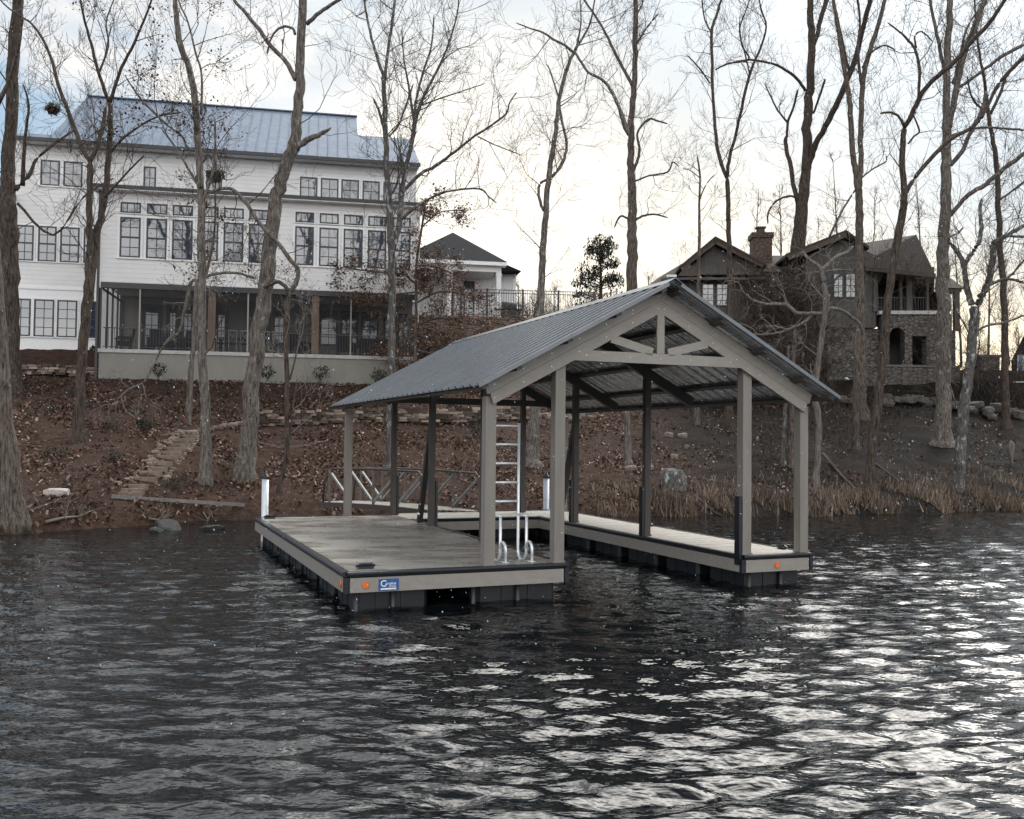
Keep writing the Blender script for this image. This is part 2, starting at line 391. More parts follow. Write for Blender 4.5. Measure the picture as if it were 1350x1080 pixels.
# dry grass along the right-hand water's edge
n = 30000
X = np.concatenate([rng.uniform(2.5, 26, n), rng.uniform(-12, 2, n//80)]); n = len(X)
t = np.abs(rng.normal(0, 1.35, n)); Y = shore(X) - .12 + t
keep = (np.sin(X*2.3+2*Y)*np.sin(X*.8+1) + .6*np.sin(X*7+Y*5) + rng.normal(0, .3, n)) >  .15; X, Y, t = X[keep], Y[keep], t[keep]; n = len(X)
h = (.08 + .42*rng.random(n)**2)*np.where(X > 2, 1, .5)*np.exp(-t*.22)
z = np.maximum(hgt(X, Y), -.03); a = rng.random(n)*np.pi; w = .011 + .008*rng.random(n)
lx, ly = rng.normal(0, .16, n)*h*1.6, rng.normal(0, .16, n)*h*1.6
c, s = np.cos(a)*w, np.sin(a)*w
V = np.stack([np.stack([X-c, Y-s, z], -1), np.stack([X+c, Y+s, z], -1), np.stack([X+lx+c*.3, Y+ly+s*.3, z+h], -1), np.stack([X+lx-c*.3, Y+ly-s*.3, z+h], -1)], 1).reshape(-1, 3)
o = npmesh('dry_grass', V, np.arange(n*4).reshape(n, 4), M['grass'], tone=np.clip(rng.beta(2, 2.4, n)-.12*np.sin(X*1.7), 0, 1)); tag(o, 'tan dry grass along the waterline of the right bank', 'grass', kind='stuff')
# ------------------------------------------------------------------ the dock
ZD = .49; W1, SL, W2 = 3.038, 2.946, 1.232
A0, AB, AC, AD = 1.927, W1-.085, W1+SL+.085, W1+SL+W2-.085
BC = [.085, 2.979, 5.877, 8.688]; BL = 8.67; BS = 7.49; BX = 9.05
AE = W1+SL+W2
dock = empty('boat_dock', (*DOCK((W1, 4, 0))[:2], 0), 'floating boat dock with a gabled ribbed metal roof on taupe posts', 'dock')
def planks(a0, a1, b0, b1, mat, seed, pw=.14):
    mb = MB(DOCK); n = max(1, round((b1-b0)/pw)); w = (b1-b0)/n; r = random.Random(seed)
    for i in range(n):
        dz = r.uniform(-.0015, .0015)
        mb.box(a0, a1, b0+i*w+.0018, b0+(i+1)*w-.0018, ZD-.028, ZD+dz)
    return mb.build('decking', mat, dock)
e = .05
planks(e, W1-e, e, BL-e, M['deck'], 1).__setitem__('label', 'wide wet grey decking')
planks(W1-e+.004, W1+SL+e-.004, BS+e, BX-e, M['deck_dry'], 2)
planks(W1+SL+e, AE-e, e, BX-e, M['deck_dry'], 3).__setitem__('label', 'narrow pale decking of the right finger')
# substructure under the decking
mb = MB(DOCK)
for (a0,a1,b0,b1) in ((.1,W1-.1,.1,BL-.1),(W1-.1,W1+SL+.1,BS+.1,BX-.1),(W1+SL+.1,AE-.1,.1,BX-.1)):
    mb.box(a0,a1,b0,b1,ZD-.1,ZD-.034)
mb.build('deck_frame', M['steel_dark'], dock)
# skirt boards
def skirt(p, q, nx, ny):
    mb = MB(DOCK); d = Vector((q[0]-p[0], q[1]-p[1], 0)).normalized()
    o_ = Vector((nx, ny, 0))*.02
    a = Vector((p[0], p[1], 0))+o_+d*.035; b = Vector((q[0], q[1], 0))+o_-d*.035
    mb.beam((a.x,a.y,ZD-.165), (b.x,b.y,ZD-.165), .034, .185); mb.build('skirt_board', M['trim'], dock)
    mb = MB(DOCK); mb.tube([(p[0]+nx*.03, p[1]+ny*.03, ZD-.028), (q[0]+nx*.03, q[1]+ny*.03, ZD-.028)], .034, 8)
    mb.beam((p[0]+nx*.0, p[1]+ny*.0, ZD-.028), (q[0]+nx*.0, q[1]+ny*.0, ZD-.028), .05, .068)
    mb.build('bumper_strip', M['black'], dock, smooth=False)
skirt((0,0),(W1,0),0,-1); skirt((0,BL),(0,0),-1,0); skirt((W1,0),(W1,BS),1,0); skirt((W1,BS),(W1+SL,BS),0,-1)
skirt((W1+SL,BS),(W1+SL,0),-1,0); skirt((W1+SL,0),(AE,0),0,-1); skirt((AE,0),(AE,BX),1,0)
skirt((W1,BX),(AE,BX),0,1); skirt((0,BL),(W1,BL),0,1)
for (a,b,sa,sb) in ((0,0,-1,-1),(W1,0,1,-1),(W1+SL,0,-1,-1),(AE,0,1,-1),(0,BL,-1,1)):
    mb = MB(DOCK)
    x0, x1 = sorted((a+sa*.042, a-sa*.02)); y0, y1 = sorted((b+sb*.042, b-sb*.02))
    mb.box(x0, x1, y0, y1, ZD-.262, ZD-.066)
    for zz in (ZD-.11, ZD-.22):
        mb.tube([(a-sa*.0, b+sb*.04, zz), (a-sa*.0, b+sb*.048, zz)], .008, 6)
    mb.build('corner_bracket', M['black'], dock)
# bolts on the front boards
mb = MB(DOCK)
for a in (.06, W1-.06, W1+SL+.05, AE-.05):
    for zz in (ZD-.1, ZD-.225): mb = MB(DOCK); mb.tube([(a, -.037, zz), (a, -.048, zz)], .009, 6); mb.build('bolt', M['bolt'], dock)
# floats
def fl(a0, a1, b0, b1):
    mb = MB(DOCK); z0, z1 = -.22, ZD-.105; m = .05
    mb.prism([(a0+m,b0),(a1-m,b0),(a1,b0+m),(a1,b1-m),(a1-m,b1),(a0+m,b1),(a0,b1-m),(a0,b0+m)], 2, z0, z1)
    k = 3
    for i in range(1, k):
        c = b0 + (b1-b0)*i/k; mb.box(a0-.012, a1+.012, c-.035, c+.035, z0+.02, z1-.08)
        c = a0 + (a1-a0)*i/k; mb.box(c-.035, c+.035, b0-.012, b1+.012, z0+.02, z1-.08)
    mb.build('float', M['float'], dock)
bs = [.1, 1.42, 2.75, 4.08, 5.4, 6.75]
for i, b in enumerate(bs):
    fl(.1, 1.1, b, b+.9); fl(W1-1.25, W1-.1, b, b+.95) if i != 1 else fl(W1-1.0, W1-.1, b, b+.9)
    fl(W1+SL+.14, AE-.1, b, b+1.0)
fl(.1, 1.3, 7.75, 8.5); fl(1.75, 2.9, 7.75, 8.5)
for a in (W1+.3, W1+1.6): fl(a, a+1.0, BS+.2, BX-.2)
fl(W1+SL+.14, AE-.1, 8.0, BX-.12)
for (a, b) in ((.62,.06),(.14,.06),(1.72,.06),(2.36,.06),(W1+SL+.16,.06),(W1+SL+.74,.06)):
    mb = MB(DOCK); mb.tube([(a, b, -.5), (a, b, ZD-.262)], .032, 8); mb.build('float_strut', M['steel_dark'], dock, smooth=True)
# cleats
for (a, b, rr) in ((.3,.26,0),(.22,BL-.35,0),(AE-.12,.5,1),(AE-.12,4.6,1)):
    mb = MB(DOCK); q = .13
    if rr: mb.tube([(a,b-q,ZD+.035),(a,b-q*.5,ZD+.055),(a,b+q*.5,ZD+.055),(a,b+q,ZD+.035)], [.012,.02,.02,.012], 8); mb.box(a-.03,a+.03,b-.07,b+.07,ZD+.002,ZD+.03)
    else: mb.tube([(a-q,b,ZD+.035),(a-q*.5,b,ZD+.055),(a+q*.5,b,ZD+.055),(a+q,b,ZD+.035)], [.014,.026,.026,.014], 8); mb.box(a-.1,a+.1,b-.05,b+.05,ZD+.002,ZD+.036)
    mb.build('cleat', M['black'], dock)
# reflectors
for (a, b, s, lab) in ((.235,-.04,0,'orange round reflector'),(W1+SL+.6,-.04,0,'orange round reflector'),(-.04,.16,1,'amber round reflector')):
    mb = MB(DOCK)
    p = (a,b,ZD-.165); q = (a-(.014 if s else 0), b-(0 if s else .014), ZD-.165)
    mb.tube([p, q], [.047, .043], 18); mb.build('reflector', M['orange'], dock, label=lab)
# blue sign
sg = MB(DOCK); a0, z0 = DOCK.px(498, 778.5); a1, z1 = DOCK.px(524.5, 762)
sg.box(a0, a1, -.046, -.0375, z0, z1)
sign = sg.build('sign', M['blue'], dock, label='small blue maker plate with white lettering')
def text(body, size, loc, rot, mat, parent, name='lettering', ext=.001, shear=0.):
    cu = bpy.data.curves.new('t', 'FONT'); cu.body = body; cu.size = size; cu.extrude = ext; cu.shear = shear; cu.offset = size*.012
    ob = bpy.data.objects.new('t', cu); COL.objects.link(ob); bpy.context.view_layer.update()
    me = bpy.data.meshes.new_from_object(ob.evaluated_get(bpy.context.evaluated_depsgraph_get())); bpy.data.objects.remove(ob)
    me.materials.clear(); me.materials.append(mat)
    o = bpy.data.objects.new(name, me); COL.objects.link(o); o.parent = parent
    par = parent; l = Vector((0,0,0))
    while par is not None: l += par.location; par = par.parent
    o.location = Vector(loc) - l; o.rotation_euler = rot; return o
wd, hh = a1-a0, z1-z0
rt = (R(90), 0, DOCK.ang)
text('C', hh*.78, DOCK((a0+wd*.08, -.049, z0+hh*.36)), rt, M['white'], sign)
text('arolina', hh*.34, DOCK((a0+wd*.33, -.049, z0+hh*.5)), rt, M['white'], sign, shear=.25)
text('Docks', hh*.24, DOCK((a0+wd*.5, -.049, z0+hh*.3)), rt, M['white'], sign, shear=.25)
mb = MB(DOCK); mb.box(a0+wd*.1, a0+wd*.88, -.0485, -.0462, z0+hh*.08, z0+hh*.22); mb.build('lettering', M['white'], sign)
# posts
RP = .537; XR, ZR, ZE = 4.513, 4.442, 2.875; AL = A0-.327; ARr = 2*XR-AL
def roofz(a, off=0): return ZR - off - RP*abs(a-XR)
PW = .075
def post(a, b, z1, mat, strip=0, h=.88, PW=.075):
    mb = MB(DOCK); mb.box(a-PW, a+PW, b-PW, b+PW, ZD, z1)
    mb.box(a-PW-.012, a+PW+.012, b-PW-.012, b+PW+.012, ZD+.001, ZD+.03)
    p = mb.build('post', mat, dock)
    if strip:
        m2 = MB(DOCK); x0, x1 = sorted((a+strip*(PW+.013), a+strip*(PW+.058))); m2.box(x0, x1, b-.06, b+.06, ZD-.15, ZD+h); m2.build('bumper_pad', M['black'], p)
CB = .34      # depth from the roof sheet to the underside of the lower gable board
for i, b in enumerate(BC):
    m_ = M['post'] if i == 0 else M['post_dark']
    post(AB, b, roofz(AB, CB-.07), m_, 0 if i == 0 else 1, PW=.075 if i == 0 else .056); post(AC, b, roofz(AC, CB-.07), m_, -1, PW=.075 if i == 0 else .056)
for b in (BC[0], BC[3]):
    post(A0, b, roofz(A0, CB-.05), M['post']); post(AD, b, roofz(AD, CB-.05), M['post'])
# diagonal braces beside the third posts
for (a, b1) in ((AB, 6.66), (AC, 6.62)):
    mb = MB(DOCK); mb.beam((a, b1, ZD), (a, BC[2]+.02, 2.55), .1, .1, (0,1,0)); mb.build('brace', M['steel_dark'], dock)
# front gable truss: two stacked boards each side, tie, king post, webs
def slope_board(z_top, h, b0, b1, mat, name, a_end_l=None, a_end_r=None, label=None):
    for sgn in (-1, 1):
        ext = (a_end_l if sgn < 0 else a_end_r)
        ae = XR + sgn*ext
        mb = MB(DOCK)
        zt = lambda a: ZR - z_top - RP*abs(a-XR)
        k = .5*h*.6
        poly = [(XR, zt(XR)), (ae, zt(ae)), (ae - sgn*k, zt(ae - sgn*k)-h), (XR, zt(XR)-h)]
        if sgn > 0: poly = poly[::-1]
        mb.prism(poly, 1, b0, b1); mb.build(name, mat, dock)
E0 = XR-A0+.13
slope_board(.055, .172, -.055, -.012, M['trim'], 'gable_board', E0, E0)
slope_board(.231, .172, -.055, -.012, M['trim'], 'gable_board', E0-.09, E0-.09)
slope_board(.05, .16, BC[3]+.08, BC[3]+.12, M['trim'], 'gable_board', E0, E0)
a0_, zt0 = DOCK.px(764, 462.7, -.03); zb0 = DOCK.px(864, 479.5, -.03)[1]
zt0 = DOCK.px(864, 466.5, -.03)[1]
zt = zt0; zb = zt0-.15
mb = MB(DOCK)
lo = lambda z: (ZR-.405-z)/RP
mb.prism([(XR-lo(zb)-.02, zb), (XR+lo(zb)+.02, zb), (XR+lo(zt)+.03, zt), (XR-lo(zt)-.03, zt)], 1, -.052, -.014)
mb.build('tie_beam', M['trim'], dock)
mb = MB(DOCK); mb.box(XR-.06, XR+.06, -.056, -.016, zt+.002, ZR-.41+.04); mb.build('king_post', M['trim'], dock)
for sgn in (-1, 1):
    mb = MB(DOCK); p = (XR+sgn*.13, -.034, zt+.02); q = (XR+sgn*.80, -.034, ZR-.405-RP*.80+.02)
    mb.beam(p, q, .036, .12, (0,0,1)) ; mb.build('web_brace', M['trim'], dock)
mb = MB(DOCK)
for sgn in (-1, 1):
    for d in np.arange(.05, 2.6, .42):
        for off in (.14, .32):
            a = XR+sgn*d; z = ZR-off-RP*d; mb = MB(DOCK); mb.tube([(a, -.055, z), (a, -.063, z)], .009, 6); mb.build('bolt', M['bolt'], dock)
for a in (XR-.5, XR, XR+.5, XR-1.2, XR+1.2): mb = MB(DOCK); mb.tube([(a, -.052, zt-.07), (a, -.06, zt-.07)], .009, 6); mb.build('bolt', M['bolt'], dock)
# inner rafters, eave beams, purlins
for b in BC[1:]:
    for sgn in (-1, 1):
        mb = MB(DOCK); ae = XR+sgn*(XR-A0-.05)
        zt_ = lambda a: ZR-.1-RP*abs(a-XR)
        poly = [(XR, zt_(XR)), (ae, zt_(ae)), (ae-sgn*.09, zt_(ae-sgn*.09)-.2), (XR, zt_(XR)-.2)]
        mb.prism(poly if sgn < 0 else poly[::-1], 1, b-.05, b+.05); mb.build('rafter', M['steel_dark'], dock)
zz = 3.12
mb = MB(DOCK); mb.box(A0+.1, AD-.1, BC[3]-.05, BC[3]+.05, zz-.14, zz); mb.build('tie_beam', M['steel_dark'], dock)
RB0, RB1 = -.42, 9.18
for sgn in (-1, 1):
    for d in (.14, .86, 1.6, 2.34, 2.82):
        a = XR+sgn*d; z = ZR-.03-RP*d
        mb = MB(DOCK); mb.beam((a, RB0+.05, z-.028), (a, RB1-.05, z-.028), .09, .04, (-sgn*RP*-1, 0, 1)); mb.build('purlin', M['post_dark'], dock)
# corrugated roof sheets: ribs from ridge to eave
def roof_sheet(sgn):
    per = .3; n = int((RB1-RB0)/per); V = []; Fs = []
    prof = [(0,0),(.02,.034),(.06,.034),(.08,0),(.14,0),(.15,.01),(.165,.01),(.175,0),(.215,0),(.225,.01),(.24,.01),(.25,0)]
    pts = []
    for i in range(n+1):
        for (x, h) in prof:
            b = RB0 + i*per + x
            if b <= RB1: pts.append((b, h))
    nn = (sgn*RP, 1); ln = math.hypot(*nn); m = 6
    de = (XR-AL)
    for k in range(m+1):
        d = de*k/m
        for (b, h) in pts:
            V.append((XR+sgn*(d + h*RP/ln), b, ZR - RP*d + h/ln))
    P = len(pts)
    for k in range(m):
        for j in range(P-1):
            a = k*P+j; f = (a, a+1, a+P+1, a+P); Fs.append(f if sgn < 0 else f[::-1])
    mb = MB(DOCK); mb.v = V; mb.f = Fs
    o = mb.build('roof_sheet', M['roof_outer'], dock); o.data.materials.append(M['galv'])
    md = o.modifiers.new('thick', 'SOLIDIFY'); md.thickness = .004; md.material_offset = 1
    return o
roof_sheet(-1); roof_sheet(1)
mb = MB(DOCK)
mb.prism([(XR-.16, ZR-.16*RP+.034), (XR, ZR+.04), (XR+.16, ZR-.16*RP+.034), (XR+.16, ZR-.16*RP+.042), (XR, ZR+.05), (XR-.16, ZR-.16*RP+.042)], 1, RB0-.02, RB1+.02)
mb.build('ridge_cap', M['roof_outer'], dock)
for sgn in (-1, 1):
    mb = MB(DOCK); de = XR-AL
    mb.beam((XR+sgn*.1, RB0-.012, ZR-.1*RP+.006), (XR+sgn*(de+.02), RB0-.012, ZR-RP*(de+.02)+.006), .02, .05, (0,0,1)); mb.build('rake_trim', M['roof_outer'], dock)

# ladder
lad = MB(DOCK); bL = .75; a1L, a2L = 2.25, 2.645
ladder = MB(DOCK); r_ = .021
zt_ = DOCK.px(684, 558, bL)[1]
def arc(c, r, t0, t1, n, plane_a):
    return [(plane_a, c[0]+r*math.cos(t0+(t1-t0)*i/n), c[1]+r*math.sin(t0+(t1-t0)*i/n)) for i in range(n+1)]
zU = DOCK.px(684, 722, bL)[1]
for a in (a1L, a2L):
    g = .155
    zr_ = ZD+.62
    pts = [(a, bL, zt_), (a, bL, zU)] + arc((bL-g, zU), g, 0, -math.pi, 10, a)[1:] + [(a, bL-2*g, zr_)]
    ladder.tube(pts, r_, 8)
    ladder.tube([(a, bL+.01, zr_), (a, bL-2*g-.02, zr_)], r_*.9, 8)
    hz = ZD+.17
    ladder.tube([(a, bL-2*g, hz)] + arc((bL-2*g-.1, hz), .1, 0, math.pi, 8, a)[1:] + [(a, bL-2*g-.2, ZD+.01)], r_, 8)
    ladder.box(a-.04, a+.04, bL-2*g-.26, bL-2*g-.06, ZD+.002, ZD+.012)
lo_ = ladder.build('ladder', M['alu'], dock, smooth=True, label='silver tubular ladder folded upright')
zs = [DOCK.px(668, v, bL)[1] for v in (561.5, 586, 611, 636, 661)]
for z in zs:
    mb = MB(DOCK); mb.tube([(a1L-.01, bL, z), (a2L+.01, bL, z)], .019, 8); mb.build('rung', M['alu'], lo_, smooth=True)
a_, b_ = AB-.3, .3

# mooring piles with caps
def pile(u, vb, vt, w, label, nm='mooring_pile'):
    p = atz(u, vb, .46); px_ = p.y/F; r = w/2*px_; top = aty(u, vt, p.y).z
    t = empty(nm, (p.x, p.y, 0), label, 'piling')
    mb = MB(); mb.tube([(p.x,p.y,-1.5),(p.x,p.y,top)], r, 20); mb.build('shaft', M['alu_white'], t, smooth=True)
    mb = MB(); mb.tube([(p.x,p.y,top),(p.x,p.y,top+.05),(p.x,p.y,top+.15)], [r*1.12, r*1.12, .006], 20); mb.build('cap', M['black'], t)
    mb = MB(); mb.tube([(p.x,p.y,ZD-.1),(p.x,p.y,ZD-.01)], r*1.45, 16); mb.build('guide_ring', M['galv'], t)
M['alu_white'] = plain('galvanised_pile', (.62,.65,.7), .4, metal=.3, var=.1)
pile(349, 684, 631.5, 9, 'galvanised pile with black pointed cap at the left corner of the dock')
pile(720, 672, 630.5, 8, 'galvanised pile with black pointed cap seen behind the boat slip')

# gangway
G0 = Vector((-.74, 22.26, 0)); gd = Vector((-.75, .66, 0)).normalized(); gn = Vector((gd.y*-1, gd.x, 0))*1.0
gn = Vector((-.66, -.75, 0)).normalized()
gz0 = .52
gw = empty('gangway', (G0.x, G0.y, 0), 'arched footbridge with diagonal-braced rails linking dock and shore', 'gangway')
Lr = 4.75; def_w = 1.0
def rail_truss(s0, off):
    o_ = G0 + gn*off; mb = MB()
    P = lambda t, z: (o_.x+gd.x*t, o_.y+gd.y*t, z)
    zf = lambda t: gz0 + .05*math.sin(math.pi*t/Lr)
    top = lambda t: zf(t) + .86
    st = list(np.arange(s0, Lr-.3, .86))
    m1 = MB()
    ts = np.linspace(s0+.12, Lr-.55, 12)
    m1.tube([P(s0, zf(s0)+.5), P(s0+.04, zf(s0)+.78)] + [P(t, top(t)) for t in ts] + [P(Lr-.2, zf(Lr)+.55), P(Lr-.15, zf(Lr))], .028, 6)
    tr = m1.build('handrail', M['cedar_dark'], gw, smooth=True)
    for i, t in enumerate(st):
        m2 = MB(); m2.beam(P(t, zf(t)-.05), P(t, top(max(t, s0+.1))-(.1 if i == 0 else .02)), .05, .05, (gd.x, gd.y, 0)); m2.build('baluster_post', M['trim_dark'], tr)
        if i+1 < len(st):
            a, b = (t, st[i+1]) if t > Lr*.55 else (st[i+1], t)
            m2 = MB(); m2.beam(P(a, zf(a)+.05), P(b, top(b)-.06), .045, .045, (gd.x, gd.y, 0)); m2.build('diagonal', M['trim_mid'], tr)
    m3 = MB()
    for i in range(10):
        t0, t1 = s0+(Lr-s0)*i/10, s0+(Lr-s0)*(i+1)/10
        m3.beam(P(t0, zf(t0)-.06), P(t1, zf(t1)-.06), .06, .12)
    m3.build('bottom_chord', M['cedar_dark'], tr)
M['cedar_dark'] = plain('dark_brown_rail', (.055,.045,.04), .6, var=.2)
M['trim_dark'] = plain('brown_baluster', (.13,.115,.1), .6)
M['trim_mid'] = plain('grey_diagonal_bar', (.24,.24,.24), .5)
rail_truss(0, 0); rail_truss(.9, def_w)
mb = MB(); n = 40
for i in range(n):
    t0 = Lr*i/n; t1 = Lr*(i+1)/n-.01; z = gz0 + .05*math.sin(math.pi*t0/Lr)
    o0 = .05; w0 = def_w-.05
    if t0 < .9: w0 = .2 + (def_w-.25)*t0/.9
    p = G0+gd*t0+gn*o0; q = G0+gd*t0+gn*w0; p2 = G0+gd*t1+gn*o0; q2 = G0+gd*t1+gn*w0
    nn = len(mb.v)
    mb.v += [(p.x,p.y,z-.03),(q.x,q.y,z-.03),(q2.x,q2.y,z-.03),(p2.x,p2.y,z-.03),(p.x,p.y,z),(q.x,q.y,z),(q2.x,q2.y,z),(p2.x,p2.y,z)]
    mb.f += [(nn,nn+3,nn+2,nn+1),(nn+4,nn+5,nn+6,nn+7),(nn,nn+1,nn+5,nn+4),(nn+1,nn+2,nn+6,nn+5),(nn+2,nn+3,nn+7,nn+6),(nn+3,nn,nn+4,nn+7)]
mb.build('walkway', M['deck_dry'], gw)
# ------------------------------------------------------------------ white house on the left
_p = aty(130, 480, 38)
HF = Frame(_p.x, _p.y, R(11.3))
BB = 3.9           # depth of the upper wall behind the porch front
house = empty('white_house', (*HF((9, 0, 0))[:2], 4.4), 'large white sided house with a blue-grey metal roof and screened porch', 'house')
def ax(u, v, b=0): return HF.px(u, v, b)[0]
def az(u, v, b=0): return HF.px(u, v, b)[1]
def part(name, mat, fn, fr=HF, parent=house, label=None):
    mb = MB(fr); fn(mb); return mb.build(name, mat, parent, label=label)
aL = 0.; aR = ax(549, 380); aLf = ax(18, 300, BB); aLL = ax(-70, 400, BB)
z_floor = az(130, 459.5); z_cap = az(130, 463); z_base = 3.9; z_pc = az(130, 371.5)   # porch floor, stucco base, porch ceiling
z_led = az(122, 244.5, -.45); z_eave = az(22.7, 180, BB-.6)
z_mid = az(60, 379, BB)
# lower porch
part('stucco_base', M['cream'], lambda m: m.box(aL, aR, .0, .3, z_base, z_cap-.04))
part('porch_floor', M['concrete'], lambda m: m.box(aL-.04, aR+.04, -.06, BB-.002, z_cap-.04, z_floor))
part('porch_back_wall', M['porch_wall'], lambda m: m.box(aL, aR, BB, BB+.2, z_floor+.002, z_pc+.2))
part('porch_ceiling', M['porch_wall'], lambda m: m.box(aL+.02, aR-.02, .1, BB-.01, z_pc+.02, z_pc+.12))
part('porch_lintel', M['black_metal'], lambda m: m.box(aL+.0, aR-.0, .01, .2, z_pc-.22, z_pc-.004))
# upper volume above the porch
part('wall', M['siding'], lambda m: (m.box(aL, aR, 0, BB-.003, z_pc+.004, z_led+.02)), label='projecting wall of tall windows')
part('wall', M['siding'], lambda m: (m.box(aLf, ax(549, 250, BB), BB, 14, z_mid+.0, z_eave+.1)), label='upper wall under the main roof')
part('wall', M['white'], lambda m: m.box(aLL, aL-.02, BB-.05, BB+.18, 5.0, z_mid-.1), label='painted lower wall left of the porch')
part('trim_band', M['white'], lambda m: m.box(aLL, aL-.03, BB-.09, BB+.2, z_mid-.1, z_mid-.004))
part('wall', M['siding'], lambda m: m.box(aLL, aLf-.01, BB+.02, 12, z_mid, az(10, 262, BB)), label='low wing at the left end')
part('wing_roof', M['black_metal'], lambda m: m.box(aLL, aLf-.0, BB-.5, 12.4, az(10, 262, BB)+.003, az(10, 262, BB)+.16))
# ledge roof over the projecting part
def ledge(m):
    a0, a1 = ax(119, 244, -.45), ax(561, 272, -.45); z = z_led
    m.prism([(-.45, z-.05), (-.45, z+.10), (BB-.003, z+.34), (BB-.003, z+.2), (0, z-.05)], 0, a0, a1)
part('ledge_roof', M['black_metal'], ledge)
part('soffit', M['white'], lambda m: m.box(ax(121, 244, -.4), ax(559, 272, -.4), -.42, -.004, z_led-.09, z_led-.053))
# main roof
PR = math.tan(R(36)); nrm_ = (0, -math.sin(R(36)), math.cos(R(36)))
b_e = BB-.62
def on_roof(u, v):
    x, y, z = ray(u, v)
    d = Vector((x, y, z)); a_, b_ = HF.inv(d.x + HF.o[0], d.y + HF.o[1]); o_ = HF.inv(0, 0)
    # z = z_eave + PR*(b-b_e)
    t = (z_eave + PR*(o_[1]-b_e) - CH)/(z - PR*b_)
    return (o_[0]+a_*t, o_[1]+b_*t, CH+z*t)
RLp, RRp = on_roof(115, 128), on_roof(470, 154); zr_ = (RLp[2]+RRp[2])/2; br = b_e + (zr_-z_eave)/PR
hipL = on_roof(66, 179)[0]; aR2 = RRp[0]; S1 = on_roof(541, 183.5); zr2 = S1[2]; br2 = b_e+(zr2-z_eave)/PR; aRR = on_roof(553.5, 215)[0]; aE = ax(20, 180, b_e)
def roof(m):
    L0 = (hipL, b_e, z_eave); bk = 2*br-b_e
    v = [(hipL,b_e,z_eave),(aR2,b_e,z_eave),(aR2,br,zr_),(RLp[0],br,zr_),(hipL,bk,z_eave),(aR2,bk,z_eave)]
    n = len(m.v); m.v += v; m.f += [(n,n+1,n+2,n+3),(n+4,n+3,n+2,n+5),(n,n+3,n+4),(n+1,n+5,n+2),(n,n+4,n+5,n+1)]
    bk2 = 2*br2-b_e; e_ = .003
    v = [(aR2+e_,b_e,z_eave),(aRR,b_e,z_eave),(S1[0],br2,zr2),(aR2+e_,br2,zr2),(aR2+e_,bk2,z_eave),(aRR,bk2,z_eave)]
    n = len(m.v); m.v += v; m.f += [(n,n+1,n+2,n+3),(n+3,n+2,n+5,n+4),(n+1,n+5,n+2),(n,n+3,n+4),(n,n+4,n+5,n+1)]
    zl = z_eave+.28; bl = b_e+.28/PR   # low strip at the far left
    n = len(m.v); m.v += [(aE,b_e,z_eave),(hipL-e_,b_e,z_eave),(hipL-e_,bl,zl),(aE+.3,bl,zl),(aE,12,z_eave),(hipL-e_,12,z_eave)]; m.f += [(n,n+1,n+2,n+3),(n+3,n+2,n+5,n+4)]
    # standing seams
    def seam(a, b0, z0, b1, z1):
        m.beam((a,b0,z0+.02),(a,b1,z1+.02),.025,.045,nrm_)
    a = hipL+.4
    while a < aRR-.1:
        if a < aR2-.05:
            f = min(1, (a-hipL)/(RLp[0]-hipL)); seam(a, b_e, z_eave, b_e+(br-b_e)*f, z_eave+(zr_-z_eave)*f)
        elif a > aR2+.05:
            f = min(1, (aRR-a)/(aRR-S1[0])); seam(a, b_e, z_eave, b_e+(br2-b_e)*f, z_eave+(zr2-z_eave)*f)
        a += .46
    m.beam((RLp[0],br,zr_+.03),(aR2+.03,br,zr_+.03),.25,.05)
rf = part('roof', M['seam_roof'], roof)
part('gutter', M['black_metal'], lambda m: m.box(aE, aRR+.02, b_e-.13, b_e-.004, z_eave-.16, z_eave-.005), parent=rf)
part('soffit', M['white'], lambda m: m.box(aE+.05, aRR-.02, b_e-.002, BB-.004, z_eave-.13, z_eave-.09))
def window(fr, b, a0, a1, z0, z1, cols=2, rows=2, mid=False, par=house, fw=.06, mat='glass', fmat='black_metal', trim=None):
    m = MB(fr); d0, d1 = b-.05, b-.002
    m.box(a0, a1, d0, d1, z0, z0+fw); m.box(a0, a1, d0, d1, z1-fw, z1)
    m.box(a0, a0+fw, d0, d1, z0+fw, z1-fw); m.box(a1-fw, a1, d0, d1, z0+fw, z1-fw)
    k = .014
    for i in range(1, cols):
        c = a0+(a1-a0)*i/cols; m.box(c-k, c+k, b-.036, b-.012, z0+fw, z1-fw)
    for i in range(1, rows):
        c = z0+(z1-z0)*i/rows
        kk = .035 if (mid and i*2 == rows) else k; m.box(a0+fw, a1-fw, b-.040, b-.014, c-kk, c+kk)
    w_ = m.build('window', M[fmat], par)
    g = MB(fr); g.quad((a0+fw,b-.02,z0+fw),(a1-fw,b-.02,z0+fw),(a1-fw,b-.02,z1-fw),(a0+fw,b-.02,z1-fw)); g.build('pane', M[mat], w_)
    if trim:
        q = MB(fr); t_ = trim
        q.box(a0-t_, a1+t_, b-.03, b-.004, z1+.004, z1+t_); q.box(a0-t_-.03, a1+t_+.03, b-.07, b-.004, z0-t_*.7, z0-.004)
        q.box(a0-t_, a0-.004, b-.03, b-.004, z0, z1); q.box(a1+.004, a1+t_, b-.03, b-.004, z0, z1); q.build('trim', M['white'], w_)
zt0_, zt1_ = az(158, 280.5), az(158, 266.3); zw0, zw1 = az(158, 339), az(158, 286)
for (u0, u1) in ((158,185),(193,219.7),(227,253.7),(260.5,287.5),(294.7,320.7),(328,353.5),(389,413.5),(421,446),(453,478),(485,509),(517.6,541)):
    a0, a1 = ax(u0, 320), ax(u1, 320)
    window(HF, 0, a0, a1, zt0_, zt1_, 3, 1, trim=.05); window(HF, 0, a0, a1, zw0, zw1, 2, 4, True, trim=.09)
zu0, zu1 = az(66, 245, BB), az(66, 211.5, BB)
